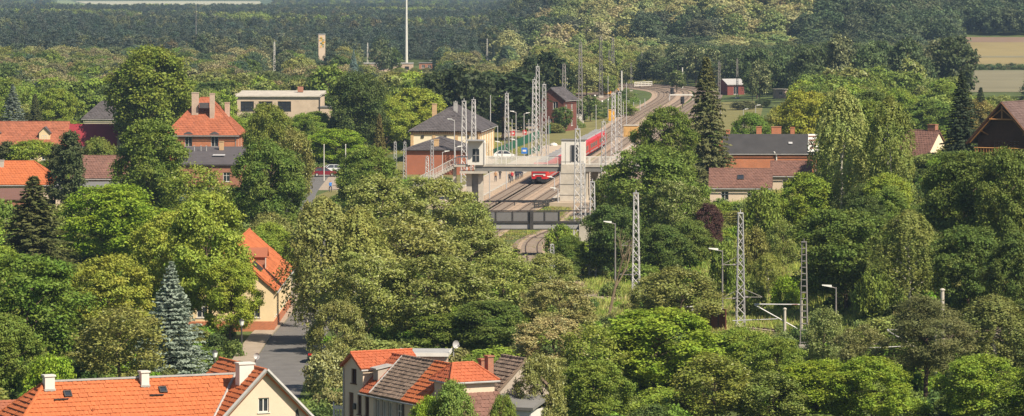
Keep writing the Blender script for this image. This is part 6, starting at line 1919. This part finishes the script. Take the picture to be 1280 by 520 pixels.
 ('loose', 846, 88, 116, 28, DRK, 'dark bush above the signal gantry at the curve', G4),
 ('shrub', 700, 282, 332, 42, (.06, .105, .02), 'green bush right of the track curve', G3),
 ('broad', 712, 296, 352, 44, (.045, .08, .018), 'green tree at the right abutment of the dark bridge', G3),
]
placed = []           # X, Y, radius for spacing
mask = np.zeros((520, 1280), bool)
def paint(px, top, bot, w, count_only=False):
    # ellipse footprint of a crown in the photo frame; returns how much of it was still free
    y0, y1 = int(max(0, top)), int(min(519, bot)); x0, x1 = int(max(0, px-w/2)), int(min(1279, px+w/2))
    if y1 <= y0 or x1 <= x0: return 0
    yy, xx = np.mgrid[y0:y1+1, x0:x1+1]
    e = ((xx-px)/(w/2))**2+((yy-(top+bot)/2)/max(1, (bot-top)/2))**2 < 0.9
    sub = mask[y0:y1+1, x0:x1+1]; free = int((e & ~sub).sum())
    if not count_only: sub |= e
    return free
items = []
HPROT = []
for kd, px, tp, bs, w, tint, lab, grp in HERO:
    tint = (tint[0]*1.16, tint[1]*1.03, tint[2]*.9)
    Y = 200.0
    while Y < 1600:          # nearest ground that shows at this row
        X = (px-640)*Y/F; z = ground(X, Y)
        if HZ+(H-z)*F/Y <= bs: break
        Y += 1.0
    h = H-(tp-HZ)*Y/F-z
    if h < 1.5: h = 1.5
    wm = w*Y/F
    tree(kd, X, Y, h, wm, tint, lab, grp, z)
    placed.append((X, Y, wm*.5))
    items.append((Y, px, tp, HZ+(H-z)*F/Y, w))
    HPROT.append((px-w*.40, tp, px+w*.40, tp+(min(520, bs)-tp)*.62, Y))
BARE = MB(); _g = random.Random(5)
def _grow(p, d, L_, r, n):
    q = p+d*L_; BARE.tube(p, q, r, r*.65, 5)
    if n == 0: return
    for k in range(3 if n > 1 else 2):
        e = (d+Vector((_g.uniform(-.7, .7), _g.uniform(-.5, .5), _g.uniform(-.1, .6)))).normalized(); _grow(p.lerp(q, _g.uniform(.55, 1)), e, L_*.62, r*.5, n-1)
_grow(Vector((0, 0, -.3)), Vector((.22, 0, 1)).normalized(), 4.2, .16, 4)
X, Y = gp(760, 396); o = thing('bare_tree', 'leaning leafless tree with brown branches between the two lattice masts', 'tree', (X, Y, 0), 0)
BARE.build('trunk', DEAD, o); b = MB(); b.lathe([(.5, -.1), (.35, .15), (.2, .4)], n=8); b.build('root_collar', DEAD, o)

# ---- what trees must not cover: (x0, y0, x1, y1, distance of the thing)
PROT = [(0, 470, 400, 520, 262), (300, 286, 366, 418, 395), (0, 152, 146, 200, 733), (0, 204, 66, 246, 590), (90, 195, 146, 236, 575), (210, 114, 300, 196, 690), (232, 180, 310, 236, 655),
        (297, 110, 412, 142, 905), (104, 128, 146, 152, 850), (396, 186, 430, 226, 690), (510, 138, 622, 172, 745), (506, 175, 600, 222, 700), (586, 162, 800, 262, 600), (600, 262, 722, 288, 482), (650, 288, 700, 326, 520),
        (606, 120, 800, 200, 880), (720, 100, 866, 190, 1150), (905, 155, 1022, 214, 620), (886, 210, 1014, 246, 545), (1142, 160, 1172, 190, 600), (1218, 126, 1280, 196, 500), (672, 106, 716, 142, 910), (904, 104, 928, 128, 1140),
        (1218, 47, 1280, 122, 1700), (425, 440, 652, 520, 272), (320, 400, 392, 500, 345), (395, 42, 410, 60, 1400), (470, 80, 540, 90, 1450), (965, 118, 986, 132, 1100), (400, 228, 420, 244, 640), (872, 290, 960, 412, 420), (725, 225, 815, 372, 440), (900, 130, 960, 165, 1000), (1000, 300, 1012, 430, 362), (742, 318, 792, 386, 398), (880, 268, 1000, 405, 470)]
for _px, _tp, _bs in ((343, 53, 90), (260, 52, 68), (459.5, 54, 80), (609, 49, 80), (618, 58, 80), (538.5, 50, 73), (657.5, 50, 76), (406, 66, 84), (245, 8, 58), (508, 0, 82), (189, 55, 62)):
    PROT.append((_px-3, _tp, _px+3, _bs, dist(_bs)-5))
def covers(px, tp, bt, w, Y):
    for x0, y0, x1, y1, yo in PROT:
        if Y < yo-1 and px-w*.42 < x1 and px+w*.42 > x0 and tp < y1-2 and bt > y0: return True
    for x0, y0, x1, y1, yo in HPROT:
        if Y < yo-1 and px-w*.45 < x1 and px+w*.45 > x0 and tp < y1-2 and bt > y0: return True
    return False
def keepout(X, Y, r):
    # ground that is not wooded
    v = (Y-654.8)*DRY+(X-4.45)*DRX; u = (X-4.45)*DRY-(Y-654.8)*DRX
    if -170 < v < 420 and -13-r*.3 < u < 19+r*.3: return True
    if 900 < Y < 1380:
        for p in CL:
            if abs(p[1]-Y) < 60 and (p[0]-X)**2+(p[1]-Y)**2 < (15+r)**2: return True
    for p in LOW[::3]:
        if (p[0]-X)**2+(p[1]-Y)**2 < (3.5+r*.7)**2: return True
    if 680 < Y < 960 and -40 < X < 8: return v > 20 and u > -45 and X > -6-(Y-740)*.0 or (X > -24 and Y < 790)
    for p in street:
        if (p[0]-X)**2+(p[1]-Y)**2 < (4+r*.6)**2: return True
    for x, y, q in ((-26.9, 388, 8), (-26.9, 402, 8), (-53, 692, 10), (-49, 657, 9), (-90, 733, 13), (-76, 733, 8), (-73, 590, 9), (-71, 562, 7), (-59, 572, 9), (-52, 906, 12), (-41, 903, 5), (40, 620, 10), (31, 543, 7), (39, 556, 6), (61, 600, 6), (65, 504, 9),
                    (-20, 252, 12), (-12, 276, 6), (-6, 269, 7), (-1, 265, 7), (-18, 755, 18), (-12, 699, 12)):
        if (x-X)**2+(y-Y)**2 < (q+r*.5)**2: return True
    if X > 0.105*Y and 1120 < Y < 1720: return True
    return False

def zone_tint(px, by, g):
    if by > 150:
        return [(MID, 'broad'), (OLV, 'loose'), ((.055, .09, .02), 'broad'), (ROB, 'robinia'), (YG, 'dense'), (DRK, 'broad'), ((.07, .115, .02), 'broad')][g.integers(7)]
    if px < 640:
        return [((.112, .118, .062), 'robinia'), ((.10, .108, .055), 'robinia'), ((.095, .108, .048), 'loose'), (OLV, 'loose'), (MID, 'broad'), (DRK, 'broad'), ((.085, .11, .035), 'broad'), ((.030, .050, .032), 'spruce'), ((.085, .09, .045), 'loose'), ((.045, .06, .032), 'pine')][g.integers(10)]
    if px < 800:
        return [((.115, .13, .052), 'robinia'), ((.10, .12, .045), 'robinia'), (OLV, 'loose'), ((.07, .10, .028), 'broad')][g.integers(4)]
    return [((.028, .046, .02), 'broad'), ((.034, .056, .022), 'broad'), ((.042, .06, .026), 'loose'), ((.03, .05, .022), 'dense'), ((.055, .068, .034), 'loose')][g.integers(5)]  # far right wood: cloud shadow painted in as darker leaf tints

G = np.random.default_rng(21)
cand = []
for _ in range(26000):
    Y = math.sqrt(G.uniform(262**2, 1480**2)); X = G.uniform(-.150, .150)*Y
    r = G.uniform(2.6, 5.2)
    if keepout(X, Y, r): continue
    if any((X-a)**2+(Y-b)**2 < (0.74*(r+c))**2 for a, b, c in placed): continue
    placed.append((X, Y, r)); px = 640+X*F/Y
    tint, kd = zone_tint(px, HZ+H*F/Y, G); tint = (tint[0]*1.12, tint[1]*1.03, tint[2]*.95)
    h = r*2*G.uniform(1.0, 1.35) if kd not in ('spruce',) else r*2.6
    h = min(h, 10.5 if Y > 900 and X < 30 else 15)
    if Y > 1000 and X > .03*Y: h *= 1.3
    if Y > 1100 and .03*Y < X < .105*Y: h = min(h, H-(G.uniform(60, 92)-HZ)*Y/F)
    w = 2*r*F/Y*(0.62 if kd == 'spruce' else 1); z = ground(X, Y)
    tp, bt = HZ+(H-z-h)*F/Y, HZ+(H-z)*F/Y
    if covers(px, tp, bt, w, Y):
        # keep it as low growth if that clears the view
        h2 = 2.2; tp2 = HZ+(H-z-h2)*F/Y
        cand.append((Y, X, z, h2, r*1.4, 'shrub', tint, px, tp2, bt, w*.7)) if not covers(px, tp2, bt, w*.7, Y) else None
        continue
    cand.append((Y, X, z, h, 2*r, kd, tint, px, tp, bt, w))
ev = sorted([(i[0], 0, i) for i in items]+[(c[0], 1, c) for c in cand], key=lambda q: (q[0], q[1]))
vis = []; rest = []
for y_, t_, c in ev:
    if t_ == 0: paint(c[1], c[2], c[3], c[4]); continue
    f = paint(c[7], c[8], c[9], c[10])
    (vis if f > 25 and -30 < c[7] < 1310 else rest).append((f, c))
vis.sort(key=lambda q: -q[0])
NIND = 175
ind, more = vis[:NIND], [c for _, c in vis[NIND:]]+[c for _, c in rest]

# labels for these: colour, kind and size, then where they stand, ordered left to right where several share that
LAND = [(0, 150, 60, 155, 'far above the terracotta roof'), (150, 300, 60, 130, 'behind the big round tree'), (300, 420, 50, 125, 'far behind the beige block'), (420, 540, 60, 120, 'below the tall white pole'),
        (540, 680, 30, 90, 'behind the dark station trees'), (680, 800, 30, 115, 'behind the tall weathered masts'), (800, 920, 20, 130, 'behind the far track curve'), (920, 1080, 20, 150, 'behind the red barn'), (1080, 1290, 20, 130, 'left of the field'),
        (0, 200, 130, 330, 'among the left houses'), (200, 420, 110, 330, 'between villa and car park'), (420, 520, 100, 260, 'left of the station'), (520, 720, 80, 220, 'around the station road'), (720, 1000, 100, 260, 'right of the station tracks'), (1000, 1290, 110, 260, 'near the chalet'),
        (0, 330, 300, 540, 'behind the long orange roof'), (330, 660, 220, 540, 'above the row houses'), (660, 860, 260, 540, 'around the two lattice masts'), (860, 1060, 240, 540, 'on the railway cutting'), (1060, 1300, 240, 540, 'at the lower right')]
def tint_word(t):
    l = t[1]
    if t[0] > .105 and t[0] > t[1]*.93: return 'golden green'
    if l > .125: return 'yellow green' if t[0] > .085 else 'bright green'
    if l > .10: return 'light green' if t[2] < .03 else 'pale green'
    if l > .07: return 'mid green'
    return 'dark green'
WORD = {'broad': 'round tree', 'dense': 'dense tree', 'robinia': 'flowering robinia', 'loose': 'loose leafy tree', 'spruce': 'spruce', 'pine': 'layered pine', 'shrub': 'low bush', 'birch': 'birch'}
bins = {}
for f, c in ind:
    my = (c[8]+c[9])/2
    place = min(LAND, key=lambda q: max(0, q[0]-c[7], c[7]-q[1])+max(0, q[2]-c[8], c[8]-q[3])+0.02*abs((q[0]+q[1])/2-c[7]))[4]
    bins.setdefault((tint_word(c[6]), WORD[c[5]], place), []).append(c)
for (tw_, kw_, place), lst in bins.items():
    lst.sort(key=lambda c: c[7])
    for i, c in enumerate(lst):
        if len(lst) == 1: lab = '%s %s %s' % (tw_, kw_, place)
        elif len(lst) == 2: lab = '%s %s of two %s' % (('left', 'right')[i], tw_+' '+kw_, place)
        else: lab = '%s from left of %d %ss %s' % (ORD[min(i, 19)], len(lst), tw_+' '+kw_, place)
        Y, X, z, h, wm, kd, tint = c[:7]
        tree(kd, X, Y, h, wm, tint, lab, 'background trees '+place, z)

# the rest of the growth nobody could count: one mass
def jit(t, g, n=None, s=.18):
    return np.asarray(t)*(1+g.normal(size=3)*.05)*(1+g.uniform(-s, s))
def emit(name, lst, sources, per):
    P, Sc, Ro, Ix, Ti = [], [], [], [], []
    for X, Y, z, h, wm, tint in lst:
        P.append((X, Y, z-.1)); a = wm/per[0]; Sc.append((a, a, h/per[1])); Ro.append(G.uniform(0, 6.28)); Ix.append(G.integers(len(sources))); Ti.append(jit(tint, G))
    return scatter(name, P, Sc, Ro, Ix, np.clip(Ti, .005, 1), sources)
emit('woodland', [(c[1], c[0], c[2], c[3], c[4], c[6]) for c in more], F_WOOD, (10, 12))
# undergrowth between the trunks
lst = []
for _ in range(9000):
    Y = math.sqrt(G.uniform(250**2, 900**2)); X = G.uniform(-.145, .145)*Y; r = G.uniform(.5, 1.5)
    if keepout(X, Y, r*1.2): continue
    px = 640+X*F/Y; z = ground(X, Y); h = r*1.5
    if covers(px, HZ+(H-z-h)*F/Y, HZ+(H-z)*F/Y, 2*r*F/Y, Y) and (G.random() < .9 or 880 < px < 1000): continue
    lst.append((X, Y, z, h, 2.1*r, [MID, OLV, BRI, DRK, (.07, .10, .03)][G.integers(5)]))
for _ in range(2600):
    i = G.integers(len(CL)); c = CL[i]
    if not 880 < c[1] < 1235: continue
    X = c[0]-G.uniform(8.5, 46); Y = c[1]+G.uniform(-8, 8); r = G.uniform(.5, 1.7)
    if any((q[0]-X)**2+(q[1]-Y)**2 < 64 for q in CL) or any((q[0]-X)**2+(q[1]-Y)**2 < 20 for q in sr) or any((q[0]-X)**2+(q[1]-Y)**2 < 90 for q in wy): continue
    if mnoise.noise(Vector((X/14, Y/22, 3))) < .0: continue
    lst.append((X, Y, 0, r*G.uniform(.7, 1.4), 2.2*r, [MID, OLV, DRK, (.07, .10, .03)][G.integers(4)]))
emit('undergrowth', lst, F_BUSH, (3.2, 2.0))
# grass on the open slope and verges
lst = []
def grass_zone(n, x0, x1, y0, y1, test, tints, hs=(0.7, 1.6)):
    for _ in range(n):
        Y = G.uniform(y0, y1); X = G.uniform(x0, x1)
        if not test(X, Y): continue
        lst.append((X, Y, ground(X, Y), G.uniform(*hs), G.uniform(.9, 2.0), tints[G.integers(len(tints))]))
def offtrack(X, Y, d=2.6): return all((p[0]-X)**2+(p[1]-Y)**2 > d*d for p in LOW[::2])
grass_zone(14000, 8, 52, 372, 560, lambda X, Y: offtrack(X, Y, 3.4), [(.12, .165, .036), (.14, .17, .045), (.10, .145, .032), (.17, .165, .065)])
grass_zone(1500, -4, 14, 470, 600, lambda X, Y: offtrack(X, Y, 2.6) and X > -2+(Y-560)*.0886*0+(0 if Y < 560 else (Y-560)*.09+3), [(.12, .14, .03), (.15, .14, .05)], (.3, .7))
grass_zone(5000, -26, 2, 690, 860, lambda X, Y: (X-4.45)*DRY-(Y-654.8)*DRX < -12.5 and Y > 775, [(.12, .14, .035), (.17, .16, .06), (.10, .13, .03)], (.4, .9))
grass_zone(600, -19, -12, 280, 345, lambda X, Y: X > -16.4, [(.08, .13, .025)], (.3, .7))
grass_zone(2500, 10, 50, 1200, 1330, lambda X, Y: all((p[0]-X)**2+(p[1]-Y)**2 > 300 for p in CL), [(.17, .17, .06), (.12, .14, .04)], (1, 2.4))
emit('grass', lst, F_TUFT, (1.0, 1.0))

# ---- fields, far forest
def field(name, pts, m, dz): 
    return sheet(name, pts, m, dz, sub=6)
field('wheat_field', [((.104*1440, 1440), (230, 1440)), ((.107*1560, 1560), (260, 1560)), ((.108*1690, 1690), (300, 1690))], FIELD1, .12)
field('barley_field', [((.104*1444, 1444), (231, 1444)), ((.106*1500, 1500), (245, 1500))], FIELD6, .16)
field('green_strip', [((.104*1560, 1560), (262, 1560)), ((.106*1575, 1575), (265, 1575))], FIELD2, .165)
field('ploughed_field', [((.107*1690, 1690), (300, 1690)), ((.107*1730, 1730), (300, 1730))], FIELD3, .13)
field('meadow', [((.10*1140, 1140), (200, 1140)), ((.10*1425, 1425), (230, 1425))], FIELD2, .12)
lst = []
for _ in range(26):
    Y = G.uniform(1428, 1442); X = G.uniform(.110*Y, .142*Y); lst.append((X, Y, ground(X, Y), G.uniform(1.2, 2.6), G.uniform(2.5, 5), (.04, .06, .024)))
emit('hedgerow', lst, F_BUSH, (3.2, 2.0))
FAR0 = 3650
field('far_fields', [((-.086*FAR0, FAR0), (-.060*FAR0, FAR0)), ((-.11*7600, 7600), (-.063*7600, 7600))], FIELD4, .3)
field('far_meadow', [((-.112*FAR0, FAR0), (-.0865*FAR0, FAR0)), ((-.13*8000, 8000), (-.1105*8000, 8000))], FIELD5, .3)
lst = []; shade_con = []
def stand(X, Y):
    return mnoise.noise(Vector((X/170, Y/330, 1.3)))+.5*mnoise.noise(Vector((X/50, Y/90, 7.1)))
n = 0
while n < 26000:
    Y = math.sqrt(G.uniform(1440**2, 3600**2)) if n < 21000 else G.uniform(3600, 9500)
    X = G.uniform(-.150, .150)*Y
    n += 1
    if X > .110*Y and Y < 1745: continue
    if Y < 1500 and keepout(X, Y, 4): continue
    if Y > 3600 and (-.114*Y < X < -.060*Y): continue
    if Y < 1620 and covers(640+X*F/Y, HZ+(H-14)*F/Y, HZ+H*F/Y, 9*F/Y, Y): continue
    z = ground(X, Y); s_ = stand(X, Y); pxx = 640+X*F/Y
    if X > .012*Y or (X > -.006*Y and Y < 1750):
        if Y < 1500: cloud_dk = pxx > 830
        else: cloud_dk = pxx > 1015+s_*60 or s_ < -.46
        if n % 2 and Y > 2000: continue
        if cloud_dk: t = [(.030, .046, .022), (.036, .052, .026), (.046, .058, .030)][G.integers(3)]  # cloud shadow over the hill, put into the leaf tint
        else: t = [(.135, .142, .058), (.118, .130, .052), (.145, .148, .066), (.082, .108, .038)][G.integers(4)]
        lst.append((X, Y, z, G.uniform(10, 15) if Y > 1560 else G.uniform(6, 9), G.uniform(10, 15), t))
    else:
        h = G.uniform(9, 13) if Y < 2000 else G.uniform(11, 15.5)
        if s_ > .32 and Y > 1600: lst.append((X, Y, z, h, G.uniform(8, 13), [(.09, .12, .035), (.075, .10, .032), (.06, .085, .03)][G.integers(3)]))
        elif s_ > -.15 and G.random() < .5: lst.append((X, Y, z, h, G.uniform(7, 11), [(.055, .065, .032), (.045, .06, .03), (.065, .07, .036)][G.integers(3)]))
        else: shade_con.append((X, Y, z, h*1.08, G.uniform(4.5, 8), [(.033, .046, .034), (.039, .050, .036), (.030, .041, .034)][G.integers(3)]))  # dark bluish pine tints carry the cloud-shadow band and some haze
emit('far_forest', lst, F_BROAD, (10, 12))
emit('shade_tinted_pines', shade_con, F_CON, (7.2, 14))

# ---- haze: the air itself
hz = MB(); hz.box((0, 5800, 38), (6400, 12700, 84))
hm = bpy.data.materials.new('haze'); hm.use_nodes = True
t = hm.node_tree; t.nodes.clear()
pv = t.nodes.new('ShaderNodeVolumePrincipled'); pv.inputs['Color'].default_value = (.52, .73, 1, 1); pv.inputs['Density'].default_value = 7.4e-5; pv.inputs['Anisotropy'].default_value = 0.2
mo = t.nodes.new('ShaderNodeOutputMaterial'); t.links.new(pv.outputs[0], mo.inputs['Volume'])
hz.build('haze', hm, kind='stuff')
